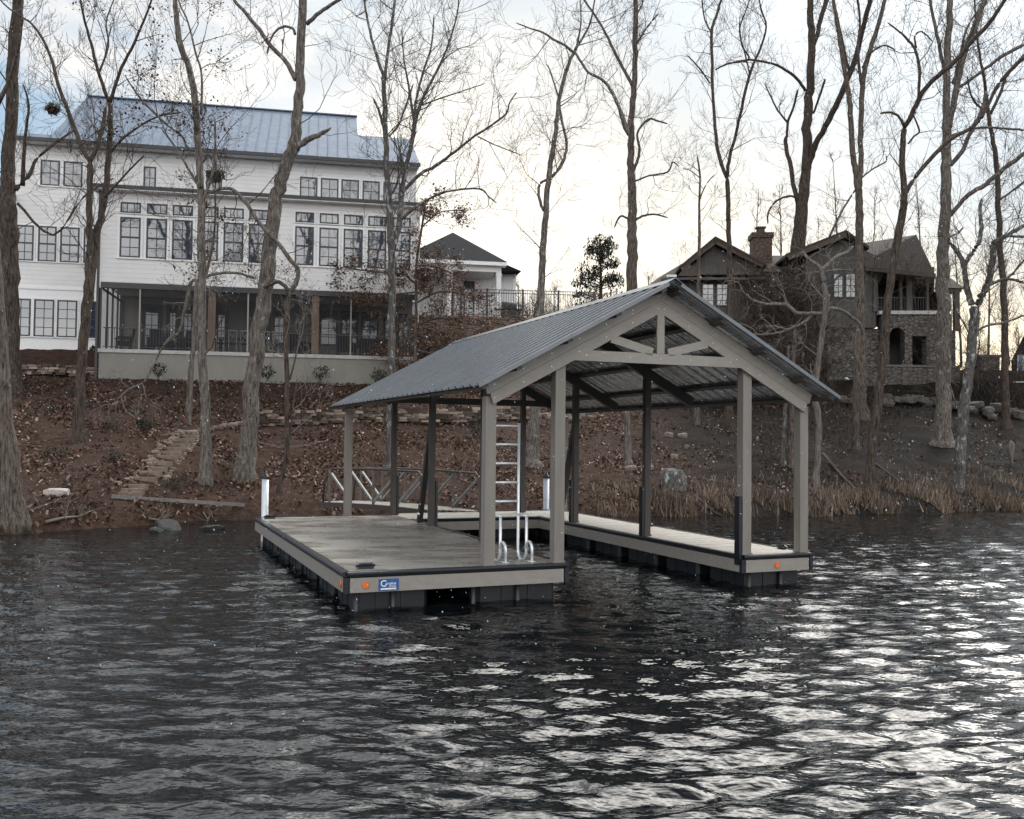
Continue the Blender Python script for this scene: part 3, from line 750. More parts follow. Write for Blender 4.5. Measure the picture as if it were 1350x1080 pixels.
for (u0, u1) in ((53.7,79),(84,109)): window(HF, BB, ax(u0,228,BB), ax(u1,228,BB), zu0, zu1, 2, 2, trim=.08)
for (u0, u1) in ((189.4,205.8),(272,291)): window(HF, BB, ax(u0,233,BB), ax(u1,233,BB), az(197,250,BB), az(197,220,BB), 2, 2, trim=.06)
zv0, zv1 = az(406, 262, BB), az(406, 233.8, BB)
for (u0, u1) in ((395.4,418.3),(423,446),(450,473),(478,500.5),(505.5,527.7)): window(HF, BB, ax(u0,250,BB), ax(u1,250,BB), zv0, zv1, 2, 2, trim=.08)
zm0, zm1 = az(62, 345, BB), az(62, 298.5, BB)
for (u0, u1) in ((-10,14),(21,44.5),(50.4,74.5),(79.6,104.8),(110.5,129)): window(HF, BB, ax(u0,320,BB), ax(u1,320,BB), zm0, zm1, 2, 4, True, trim=.06)
zl0, zl1 = az(58, 444, BB-.05), az(58, 395, BB-.05)
for (u0, u1) in ((-18,8),(15,40.8),(45.3,71.7),(75.8,102),(108,128)): window(HF, BB-.05, ax(u0,420,BB), ax(u1,420,BB), zl0, zl1, 2, 4, trim=.07)
# porch doors and windows
zd1 = az(200, 401.5, BB)
for (u0, u1) in ((187,213),(219,236),(238,257),(283,301)): window(HF, BB, ax(u0,430,BB), ax(u1,430,BB), z_floor+.05, zd1, 2, 5, fw=.16)
for (u0, u1) in ((350,356.5),(360,376),(421.7,445),(449,472.5),(476,499),(506,520),(524,541)): window(HF, BB, ax(u0,430,BB), ax(u1,430,BB), az(434,456,BB), az(434,410,BB), 2, 4, fw=.08)
# porch posts, screens, railing
for (u, w_, mt) in ((279.5,.30,'cedar'),(415.8,.30,'cedar')):
    a = ax(u, 420, .15); part('porch_post', M[mt], lambda m: m.box(a-w_/2, a+w_/2, .04, .04+w_, z_floor+.003, z_pc-.223))
for (u, w_) in ((131,.16),(184.5,.06),(327,.06),(462.5,.06),(540,.2)):
    a = ax(u, 420, .15); part('screen_post', M['black_metal'] if w_ > .1 else M['trim'], lambda m: m.box(a-w_/2, a+w_/2, .06, .14, z_floor+.003, z_pc-.223))
for b in (1.0, 2.0, 3.0, BB-.1):
    part('screen_post', M['black_metal'], lambda m: m.box(.03, .10, b-.035, b+.035, z_floor+.003, z_pc+.015))
part('screen_rail', M['black_metal'], lambda m: m.box(.035, .095, .2, BB-.15, z_pc-.3, z_pc-.22))
for (u0, u1) in ((133,183.5),(185.5,275),(284,326),(328,411.5),(420,461.5),(463.5,537.5)):
    part('insect_screen', M['screen'], lambda m: m.quad((ax(u0,420,.17), .17, z_floor+.01), (ax(u1,420,.17), .17, z_floor+.01), (ax(u1,420,.17), .17, z_pc-.23), (ax(u0,420,.17), .17, z_pc-.23)))
def railing(m):
    z1 = az(160, 431.5); m.box(aL+.12, aR-.1, .10, .14, z1-.04, z1); m.box(aL+.12, aR-.1, .10, .14, z_floor+.08, z_floor+.11)
    a = aL+.2
    while a < aR-.15: m.box(a-.009, a+.009, .11, .13, z_floor+.11, z1-.04); a += .115
part('railing', M['black_metal'], railing)
part('downspout', M['black_metal'], lambda m: (m.box(-.14, -.05, -.06, .02, 4.55, z_led-.1), m.box(-.16,-.03,-.16,.02,4.45,4.55)))
part('downspout', M['white'], lambda m: m.box(aR+.02, aR+.12, .0, .1, z_pc-1.2, z_led-.1))

# porch furniture
def armchair(a, b, rz, s=1.0, label='', rocker=False):
    p = HF((a, b, z_floor)); t = empty('armchair', p, label, 'chair', 'dark chairs on the screened porch')
    t.rotation_euler = (0, 0, rz)
    def q(name, fn, mat=M['mesh_screen']):
        m = MB(); fn(m); o = m.build(name, mat, t, local=True); return o
    q('seat', lambda m: m.box(-.33*s,.33*s,-.3,.3,.3,.46)); q('backrest', lambda m: m.beam((0,.28,.4),(0,.42,1.02),.62*s,.12,(0,1,0)))
    for sg in (-1, 1): q('armrest', lambda m: (m.box(sg*.36*s-.05, sg*.36*s+.05, -.32,.3,.58,.64), m.box(sg*.36*s-.04, sg*.36*s+.04,-.3,-.22,0,.58), m.box(sg*.36*s-.04, sg*.36*s+.04,.22,.3,0,.58)))
    return t
armchair(ax(163,447,1.6), 1.6, R(-65), 1.1, 'dark lounge chair at the far left end of the porch')
armchair(ax(208,447,1.4), 1.4, R(20), 1.1, 'dark armchair in front of the glazed porch door')
armchair(ax(243,447,1.6), 1.6, R(-30), 1., 'dark armchair left of the first cedar porch post')
armchair(ax(397,447,1.5), 1.5, R(150), .9, 'dark chair just left of the second cedar porch post')
armchair(ax(457,447,1.3), 1.3, R(180), 1., 'tall dark chair between the two right porch windows')
def sofa(a0, a1, b):
    t = empty('patio_sofa', HF(((a0+a1)/2, b, z_floor)), 'long dark cushioned sofa at the right end of the porch', 'sofa')
    for nm, bx in (('seat',(a0,a1,b-.35,b+.35,z_floor+.1,z_floor+.45)),('backrest',(a0,a1,b+.25,b+.45,z_floor+.45,z_floor+.9))):
        m = MB(HF); m.box(*bx); m.build(nm, M['mesh_screen'], t)
    for i in range(5):
        m = MB(HF); c = a0+(a1-a0)*(i+.5)/5; m.box(c-.26, c+.26, b+.05, b+.22, z_floor+.46, z_floor+.85); m.build('cushion', plain('dark_cushion', (.05,.05,.055), .9), t)
sofa(ax(474,450,1.4), ax(520,450,1.4), 1.4)
def xbench(u0, u1, label):
    a0, a1 = ax(u0, 440, 1.), ax(u1, 440, 1.); b = 1.0; zf = z_floor; W = plain('pale_x_frame', (.42,.42,.43), .6)
    t = empty('patio_chair', HF(((a0+a1)/2, b, zf)), label, 'chair', 'pale cross-back chairs at the porch table')
    m = MB(HF); m.box(a0, a1, b-.05, b+.4, zf+.44, zf+.48); m.build('seat', M['mesh_screen'], t)
    m = MB(HF); z0, z1 = zf+.48, zf+.98
    for a in (a0+.02, a1-.02): m.box(a-.02, a+.02, b-.07, b-.03, z0, z1)
    m.box(a0, a1, b-.07, b-.03, z1, z1+.04)
    m.beam((a0+.02,b-.05,z0),(a1-.02,b-.05,z1),.03,.035,(0,1,0)); m.beam((a0+.02,b-.045,z1),(a1-.02,b-.045,z0),.03,.03,(0,1,0)); m.build('backrest', W, t)
    for a in (a0+.03, a1-.03):
        for bb in (b-.04, b+.36): m = MB(HF); m.box(a-.02, a+.02, bb-.02, bb+.02, zf, zf+.44); m.build('leg', W, t)
for i, (u0, u1) in enumerate(((285,297),(301,313),(317,329),(333,343),(346,356),(359,368))):
    xbench(u0, u1, 'pale cross-back chair along the dining table, number %s from the left' % ('one two three four five six'.split()[i]))
tb = empty('dining_table', HF((ax(325,440,1.9), 1.9, z_floor)), 'long dark dining table behind the pale cross-back chairs', 'table')
m = MB(HF); a0, a1 = ax(288,440,1.9), ax(366,440,1.9); m.box(a0, a1, 1.5, 2.4, z_floor+.72, z_floor+.76); m.build('table_top', M['mesh_screen'], tb)
for a in (a0+.1, a1-.1):
    for b in (1.6, 2.3): m = MB(HF); m.box(a-.04, a+.04, b-.04, b+.04, z_floor, z_floor+.72); m.build('leg', M['mesh_screen'], tb)

# ------------------------------------------------------------------ stacked stone wall, fence, guest house
TF = Frame(0, 45.0, R(6))
def tx(u, b=0, v=418): return TF.px(u, v, b)[0]
ztop = TF.px(600, 416.5)[1]
wl = empty('stone_retaining_wall', (*TF((0,0,0))[:2], 5), 'tall stacked brown stone retaining wall under the black fence', 'wall')
m = MB(TF); m.box(tx(524), tx(800), 0, .5, 3.8, ztop-.12); m.build('wall_body', M['ledge'], wl)
m = MB(TF); m.box(tx(523), tx(801), -.04, .55, ztop-.118, ztop); m.build('cap', M['ledge'], wl)
fz = ztop+.0
fc = empty('iron_fence', (*TF((0,.25,0))[:2], fz), 'black iron picket fence along the top of the retaining wall', 'fence')
zf1 = TF.px(642, 380.5, .25)[1]
posts_u = [596, 642, 689, 736, 783]
for u in posts_u:
    a = tx(u, .25); m = MB(TF); m.box(a-.045, a+.045, .2, .29, fz+.002, zf1); m.build('post', M['black_metal'], fc)
for j in range(4):
    a0, a1 = tx(posts_u[j], .25)+.05, tx(posts_u[j+1], .25)-.05; m = MB(TF)
    for z in (zf1-.05, zf1-.2, fz+.12): m.box(a0, a1, .235, .255, z-.02, z+.015)
    a = a0+.06
    while a < a1: m.box(a-.009, a+.009, .237, .253, fz+.05, zf1-.035); a += .115
    m.build('panel', M['black_metal'], fc)
GF = Frame(0, 50.0, R(10))
def g(u, v, b=0): return GF.px(u, v, b)
gh = empty('guest_house', (*GF((-2,2,0))[:2], 7.9), 'small white pavilion with a charcoal pyramid roof behind the fence', 'building')
e0, ze_ = g(528, 340, -.4); e1 = g(669, 349, -.4)[0]; ze_ = g(620, 346, -.4)[1]
az_top = g(597, 306.5, (e1-e0)/2-.4)[1]; am = g(597, 306.5, (e1-e0)/2-.4)[0]; bb = (e1-e0)
part('roof', M['shingle'], lambda m: (m.v.extend([(e0,-.4,ze_+.1),(e1,-.4,ze_+.1),(e1,bb-.4,ze_+.1),(e0,bb-.4,ze_+.1),(am,bb/2-.4,az_top)]), m.f.extend([(0,1,4),(1,2,4),(2,3,4),(3,0,4),(3,2,1,0)])), GF, gh)
part('fascia', M['white'], lambda m: (m.box(e0+.03, e1-.03, -.38, .2, ze_-.10, ze_+.098)), GF, gh)
zb = g(620, 357.5)[1]
part('beam', M['white'], lambda m: m.box(g(540,350)[0], g(661,350)[0], -.0, .3, zb, ze_-.104), GF, gh)
for u in (540, 593, 657.5):
    a = g(u, 390)[0]; part('column', M['white'], lambda m: (m.box(a-.13, a+.13, .02, .28, 7.9, zb-.003), m.box(a-.17, a+.17, -.02, .32, 7.9, 8.1), m.box(a-.16, a+.16, -.01, .31, zb-.2, zb-.05)), GF, gh)
part('wall', M['white'], lambda m: m.box(g(540,390,3)[0], g(677,390,3)[0], 3.0, 7, 7.9, ze_+.1), GF, gh, label='shaded back wall of the open front')
part('ceiling', M['white'], lambda m: m.box(g(542,350)[0], g(656,350)[0], .302, 2.99, zb+.1, zb+.2), GF, gh)
window(GF, 3.0, g(611,390,3)[0], g(625.5,390,3)[0], 7.95, g(618,371,3)[1], 2, 4, par=gh, fw=.1)
window(GF, 3.0, g(596,390,3)[0], g(609,390,3)[0], 7.95, g(600,378,3)[1], 2, 4, par=gh, fw=.1)
part('side_roof', M['shingle'], lambda m: m.prism([(g(655,346,2)[0], g(655,344,2)[1]), (g(687,357.5,2)[0], g(687,358,2)[1]), (g(655,346,2)[0], g(655,358,2)[1])], 1, 1.9, 7.2), GF, gh)
part('downspout', M['white'], lambda m: m.box(g(677.5,390,2.95)[0], g(679.5,390,2.95)[0], 2.85, 2.97, 7.9, g(678,362,2.95)[1]), GF, gh)
# grill
p = aty(671, 417, 47.5); p.z = 7.9; gr = empty('barbecue_grill', p, 'black covered barbecue grill standing behind the iron fence', 'grill')
m = MB(); m.box(-.38,.38,-.25,.25,.12,.85); m.build('cabinet', M['mesh_screen'], gr, local=True)
m = MB(); m.tube([(-.4,0,.95),(-.36,0,.95),(.36,0,.95),(.4,0,.95)], [.2,.3,.3,.2], 16); m.build('lid', M['mesh_screen'], gr, True, local=True)
m = MB(); m.box(-.75,-.39,-.2,.2,.82,.86); m.box(.39,.75,-.2,.2,.82,.86); m.build('side_shelf', M['mesh_screen'], gr, local=True)
for x in (-.3,.3):
    m = MB(); m.tube([(x,-.2,.06),(x,.2,.06)], .06, 10); m.build('wheel', M['black_metal'], gr, local=True)
# ------------------------------------------------------------------ stone and timber house on the right
SF = Frame(0, 49.0, R(-4))
def s(u, v, b=0): return SF.px(u, v, b)
sh = empty('timber_house', (*SF((14,2,0))[:2], 6), 'grey-brown timber and stone house with steep gables behind the right-hand trees', 'house')
def sp_(name, mat, fn, label=None, parent=sh): return part(name, M[mat], fn, SF, parent, label)
def poly(m, pts, b0, b1): m.prism(pts, 1, b0, b1)
# left gable wing
gp = s(941, 318); gl = s(893, 357); gr_ = s(1003, 353)
wz = s(940, 368)[1]
sp_('gable_wall', 'batten', lambda m: poly(m, [s(900, 362), s(1003, 362), (s(1003,352)[0], gr_[1]-.1), (gp[0], gp[1]-.25)][::1], 0, .3), 'left gable wall')
sp_('wall', 'batten', lambda m: m.box(s(872,390)[0], s(1010,390)[0], .05, 8, 6., s(940,366.5)[1]), 'wall under the left gable')
def rake(m, p, q, w=.22, d=.7, b=-.45): m.beam((p[0], b, p[1]), (q[0], b, q[1]), .12, w, (0,0,1))
sp_('bargeboard', 'trim_brown', lambda m: rake(m, (gp[0]+.04, gp[1]-.1), s(902, 351))) if 'trim_brown' in M else None
M['trim_brown'] = plain('brown_bargeboard', (.09,.072,.062), .8, var=.2)
sp_('bargeboard', 'trim_brown', lambda m: rake(m, (gp[0]+.04, gp[1]-.1), s(896, 356)))
sp_('bargeboard', 'trim_brown', lambda m: rake(m, (gp[0]-.04, gp[1]-.1), s(1004, 352.5)))
def slab(m, p, q, b0, b1, th=.14):          # roof slope between two points of the gable
    poly(m, [(p[0], p[1]), (q[0], q[1]), (q[0], q[1]+th), (p[0], p[1]+th)], b0, b1)
sp_('roof', 'brown_shingle', lambda m: (slab(m, s(893, 358), (gp[0], gp[1]), -.55, 9), slab(m, (gp[0], gp[1]), s(1008, 354), -.55, 9)), 'roof of the left gable')
sp_('roof', 'brown_shingle', lambda m: (m.quad((*(s(845,384,3)[0],3.), s(845,384,3)[1]) if False else (s(842,386,2)[0],2,s(842,386,2)[1]), (s(900,372,2)[0],2,s(900,372,2)[1]), (s(912,340,6)[0],6,s(912,340,6)[1]), (s(868,366,6)[0],6,s(868,366,6)[1])),
     m.box(s(845,392,2)[0], s(900,392,2)[0], 2.1, 7, 7., s(870,388,2)[1])), 'low roof running down to the left')
sp_('small_gable', 'trim_brown', lambda m: (poly(m, [s(893,364,-.6), s(924,364,-.6), s(908,347,-.6)], -.6, -.2)))
sp_('gutter', 'black_metal', lambda m: m.box(s(882,366,-.7)[0], s(1012,366,-.7)[0], -.75, .04, s(940,369,-.7)[1], s(940,366,-.7)[1]))
sp_('gutter_end', 'white', lambda m: m.box(s(879,364,-.75)[0], s(892,364,-.75)[0], -.78, -.66, s(885,365.5,-.7)[1], s(885,362.5,-.7)[1]))
window(SF, .05, s(925,388)[0], s(942,388)[0], s(930,404)[1], s(930,373)[1], 2, 4, par=sh, fw=.07)
window(SF, .05, s(944,388)[0], s(961,388)[0], s(930,404)[1], s(930,373)[1], 2, 4, par=sh, fw=.07)
# chimney
c0, c1 = s(993,330,3)[0], s(1018,330,3)[0]
sp_('chimney', 'rubble_red', lambda m: (m.box(c0, c1, 3, 4.1, 9, s(1005,313,3)[1]), m.box(c0-.08, c1+.08, 2.92, 4.18, s(1005,313,3)[1]+.002, s(1005,306.5,3)[1])))
sp_('chimney_pot', 'trim_brown', lambda m: (m.tube([((c0+c1)/2-.02, 3.5, s(1005,306.5,3)[1]), ((c0+c1)/2-.02, 3.5, s(1005,299,3)[1])], [.26,.21], 12), m.box((c0+c1)/2-.28,(c0+c1)/2+.24,3.26,3.74,s(1005,299,3)[1]+.002,s(1005,297,3)[1])))
# middle link, hidden behind the thicket
sp_('wall', 'batten', lambda m: m.box(s(1003,390)[0], s(1062,390)[0], 1.2, 8, 6, s(1040,352,1.2)[1]), 'wall behind the thicket')
sp_('roof', 'brown_shingle', lambda m: (m.v.extend([(s(1000,358,.7)[0],.7,s(1030,358,.7)[1]),(s(1075,358,.7)[0],.7,s(1030,358,.7)[1]),(s(1075,336,5)[0],5,s(1030,337,5)[1]),(s(1000,336,5)[0],5,s(1030,337,5)[1])]), m.f.append((0,1,2,3))), 'low roof between the gables')
# second gable (with the three-light window)
q0 = s(1112,309.5); 
sp_('gable_wall', 'batten', lambda m: (poly(m, [s(1062,345), s(1156,345), (s(1156,338)[0], s(1156,338)[1]), (q0[0], q0[1]-.25), (s(1062,338)[0], s(1062,338)[1])], 0, .3), m.box(s(1062,400)[0], s(1155,400)[0], .0, 6, s(1100,432)[1], s(1100,345)[1]-.002)), 'middle gable wall')
sp_('roof', 'brown_shingle', lambda m: (slab(m, s(1034,340.5), (q0[0], q0[1]), -.5, 9), slab(m, (q0[0], q0[1]), s(1142,331), -.5, 9)), 'roof of the middle gable')
sp_('bargeboard', 'trim_brown', lambda m: (rake(m, (q0[0], q0[1]-.12), s(1036, 343), b=-.52)))
for (u0, u1) in ((1083,1096),(1098,1112),(1114,1128.5)): window(SF, 0, s(u0,375)[0], s(u1,375)[0], s(1100,393)[1], s(1100,360)[1], 2, 4, par=sh, fw=.06)
# porch wing under the right roof
r0 = s(1128,322,5); r1 = s(1208,309.5,1)
sp_('roof', 'brown_shingle', lambda m: (m.v.extend([(s(1130,356,-.6)[0],-.6,s(1130,350,-.6)[1]),(s(1233,362,-1)[0],-1,s(1233,362,-1)[1]),(r1[0],1,r1[1]),(r0[0],5,r0[1]),(s(1236,364,6)[0],7,s(1236,364,-1)[1]),(s(1130,350,6)[0],9,s(1130,356,-.6)[1])]), m.f.extend([(0,1,2,3),(1,4,2),(2,4,5,3),(0,5,4,1)])), 'steep roof over the corner porch')
sp_('eave_board', 'trim_brown', lambda m: m.beam((s(1140,357,-.7)[0],-.66,s(1140,354,-.7)[1]), (s(1233,363,-1)[0],-1.05,s(1233,364,-1)[1]), .1, .2))
pf = s(1185,411)[1]
sp_('porch_floor', 'concrete', lambda m: m.box(s(1156,412)[0], s(1232,412)[0], -.4, 5, pf-.18, pf))
sp_('porch_back_wall', 'cedar_dark', lambda m: m.box(s(1156,412,4)[0], s(1232,412,4)[0], 4, 4.2, pf, s(1185,352,4)[1]))
sp_('porch_ceiling', 'cedar_dark', lambda m: m.box(s(1150,355)[0], s(1229,355)[0], -.2, 4, s(1190,357)[1], s(1190,356)[1]))
for u, w_ in ((1153.5,.22),(1187,.13),(1198,.26),(1222,.12)):
    a = s(u,385)[0]; sp_('porch_post', 'batten' if w_ > .2 else 'trim_brown', lambda m: m.box(a-w_/2, a+w_/2, -.12, .1, pf+.002, s(1190,357.5)[1]))
def rail2(m):
    z1 = s(1185,392)[1]; m.box(s(1157,390)[0], s(1220,390)[0], -.05, .0, z1-.04, z1); a = s(1158,390)[0]
    while a < s(1220,390)[0]: m.box(a-.01, a+.01, -.035, -.015, pf, z1-.04); a += .13
sp_('railing', 'black_metal', rail2)
# stone lower storey with an arch and a doorway
zb0 = s(1185,486)[1]; zt1 = pf-.185
def stone(m):
    x = lambda u: s(u,450)[0]
    m.box(x(1086), x(1170), .1, 6, 5, s(1130,433)[1])
    m.box(x(1190), x(1200), -.3, .4, zb0, zt1); m.box(x(1219), x(1252), -.3, .4, zb0, zt1)
    m.box(x(1170.3), x(1189.8), -.3, .4, s(1180,432)[1], zt1); m.box(x(1200.2), x(1218.8), -.3, .4, s(1209,444)[1], zt1)
    ca = (x(1171)+x(1190))/2; r = (x(1190)-x(1171))/2; zc = s(1180,432)[1]-r-.02
    n = 10
    for i in range(n):                       # arch ring
        t0, t1 = math.pi*i/n, math.pi*(i+1)/n
        P0, P1 = (ca+r*math.cos(t0), zc+r*math.sin(t0)), (ca+r*math.cos(t1), zc+r*math.sin(t1))
        m.prism([P0, P1, (P1[0], zc+r+.02), (P0[0], zc+r+.02)], 1, -.29, .39)
    m.box(x(1160), x(1170), -.3, .4, zb0, zt1)
    m.box(x(1252), x(1265), .5, 3, zb0, s(1258,434)[1])
sp_('stone_wall', 'rubble', stone, 'rough stone lower storey with an arched opening')
sp_('opening_shade_sheet', 'black_metal', lambda m: m.box(s(1172,450,2.5)[0], s(1252,450,2.5)[0], 2.5, 2.6, zb0-.5, zt1))  # black sheet colours in the shade behind the arch and doorway
# stair turret / second porch at the right
sp_('side_roof', 'brown_shingle', lambda m: (m.v.extend([(s(1240,382,1)[0],.6,s(1240,381,1)[1]),(s(1268,382,1)[0],.6,s(1268,382,1)[1]),(s(1255,362,2)[0],2.5,s(1255,362,2)[1]),(s(1232,362,2)[0],2.5,s(1232,362,2)[1]),(s(1268,382,1)[0],5,s(1268,382,1)[1])]), m.f.extend([(0,1,2,3),(1,4,2)])))
sp_('side_wall', 'cedar_dark', lambda m: m.box(s(1236,400,1)[0], s(1249,400,1)[0], .7, 4, s(1250,434)[1], s(1240,383,1)[1]))
a = s(1261,400,.8)[0]; sp_('porch_post', 'trim_brown', lambda m: m.box(a-.13, a+.13, .7, .96, s(1258,434)[1]+.002, s(1261,383,1)[1]), 'red-brown corner post')
sp_('side_beam', 'trim_brown', lambda m: m.box(s(1237,388,.8)[0], s(1267,388,.8)[0], .72, .94, s(1255,386,1)[1], s(1255,382.5,1)[1]))
def rail3(m):
    z1 = s(1255,408,.8)[1]; zb_ = s(1258,433)[1]; m.box(s(1249,400,.8)[0], s(1260,400,.8)[0], .78,.84, z1-.03, z1)
    for i in range(6): a_ = s(1250,400,.8)[0]+i*.08; m.box(a_-.01,a_+.01,.8,.82,zb_,z1)
sp_('railing', 'black_metal', rail3)
# mortared stone wall in front of the house
SW = Frame(0, 45.8, R(2)); swt = SW.px(1180, 481)[1]
wl2 = empty('fieldstone_wall', (*SW((18,0,0))[:2], 5), 'grey mortared fieldstone wall in front of the timber house', 'wall')
m = MB(SW); m.box(SW.px(1128,500)[0], SW.px(1266,500)[0], 0, .5, 3.6, swt-.1); m.build('wall_body', M['rubble'], wl2)
m = MB(SW); m.box(SW.px(1127,500)[0], SW.px(1267,500)[0], -.04, .54, swt-.098, swt); m.build('cap', M['rock_grey'], wl2)
m = MB(SW); 
m.prism([(SW.px(1092,500)[0], 3.6), (SW.px(1127.8,500)[0], 3.6), (SW.px(1127.8,500)[0], SW.px(1127,470)[1]), (SW.px(1092,500)[0], SW.px(1092,452)[1])], 1, .1, .5); m.build('side_wing', M['rubble'], wl2)
# stone pier, garden wall and neighbour at the far right
pr = empty('stone_pier', (*SW((22,1.4,0))[:2], 5), 'square stone pier with a flat cap right of the forked tree', 'pier')
m = MB(SW); m.box(SW.px(1294,490,1.4)[0], SW.px(1318,490,1.4)[0], 1.4, 2.4, 4.5, SW.px(1305,471,1.4)[1]); m.build('shaft', M['rubble'], pr)
m = MB(SW); z = SW.px(1305,471,1.4)[1]; m.box(SW.px(1291,490,1.4)[0], SW.px(1321,490,1.4)[0], 1.3, 2.5, z+.002, z+.12); m.build('cap', M['rock_grey'], pr)
gwl = empty('garden_wall', (*SW((24,1.8,0))[:2], 5), 'low stone garden wall running from the pier towards the right edge', 'wall')
m = MB(SW); m.box(SW.px(1266.5,500,1.6)[0], SW.px(1293,500,1.6)[0], 1.7, 2.1, 4., SW.px(1280,497,1.6)[1]); m.box(SW.px(1319,500,1.6)[0], SW.px(1420,500,1.6)[0], 1.7, 2.1, 4., SW.px(1340,490,1.6)[1]); m.build('wall_body', M['rubble'], gwl)
cb = empty('concrete_block_wall', (*SW((25,.2,0))[:2], 4), 'pale concrete block with a light top edge at the right side of the bank', 'wall')
m = MB(SW); m.box(SW.px(1337,515)[0], SW.px(1400,515)[0], .0, .6, 3.4, SW.px(1345,506)[1]); m.build('block', M['concrete'], cb)
m = MB(SW); m.box(SW.px(1335,515)[0], SW.px(1400,515)[0], -.05, .65, SW.px(1345,506)[1]+.002, SW.px(1345,503)[1]); m.build('cap', M['white'], cb)
NF = Frame(31, 58, R(-28)); nf = lambda u, v, b=0: NF.px(u, v, b)
nh = empty('blue_house', (*NF((3,3,0))[:2], 6), 'pale blue house with a dark roof cut off by the right edge', 'house')
x0, z0 = nf(1333,476); z1_ = nf(1350,442)[1]; x1_ = nf(1350,442)[0]
part('wall', plain('pale_blue_siding', (.35,.42,.52), .6), lambda m: m.box(nf(1341,470)[0], x0+7, 0, 8, 5, nf(1341,468)[1]), NF, nh)
part('roof', M['shingle'], lambda m: m.prism([(x0, z0), (x1_, z1_), (x0+6, z1_+.15), (x0+7.4, z0)], 1, .003, 9), NF, nh)
# ------------------------------------------------------------------ trees
def rv(r, s=1): return Vector((r.gauss(0, s), r.gauss(0, s), r.gauss(0, s)))
def branch(mb, p, d, L, rad, lvl, r, leaves=None, up=.12, wig=.22, kids=(3, 5), minr=.0045):
    n = 5 if lvl > 0 else 4
    pts = [p]; dd = d.normalized(); rs = [rad]
    for i in range(n):
        dd = (dd + rv(r, wig) + Vector((0, 0, up))).normalized()
        pts.append(pts[-1] + dd*(L/n)); rs.append(max(minr, rad*(1-.8*(i+1)/n)))
    mb.tube(pts, rs, 4 if rad > .02 else 3, cap=False)
    if leaves is not None and lvl <= 1:
        for q in pts[1:]:
            for _ in range(2): leaves.append(q + rv(r, .15))
    if lvl > 0:
        for _ in range(r.randint(*kids)):
            k = r.uniform(.2, 1)*(n); i = min(n-1, int(k)); q = pts[i].lerp(pts[i+1], k-i)
            dirn = (pts[i+1]-pts[i]).normalized(); side = rv(r).cross(dirn).normalized()
            nd = dirn*r.uniform(.5, 1.)+side*r.uniform(.5, .9)
            branch(mb, q, nd, L*r.uniform(.38, .65), max(minr, rs[i]*.6), lvl-1, r, leaves, up, wig, kids, minr)
def cmr(P, i, t):
    p0, p1, p2, p3 = P[max(i-1, 0)], P[i], P[i+1], P[min(i+2, len(P)-1)]
    return .5*((2*p1) + (p2-p0)*t + (2*p0-5*p1+4*p2-p3)*t*t + (3*p1-p0-3*p2+p3)*t**3)
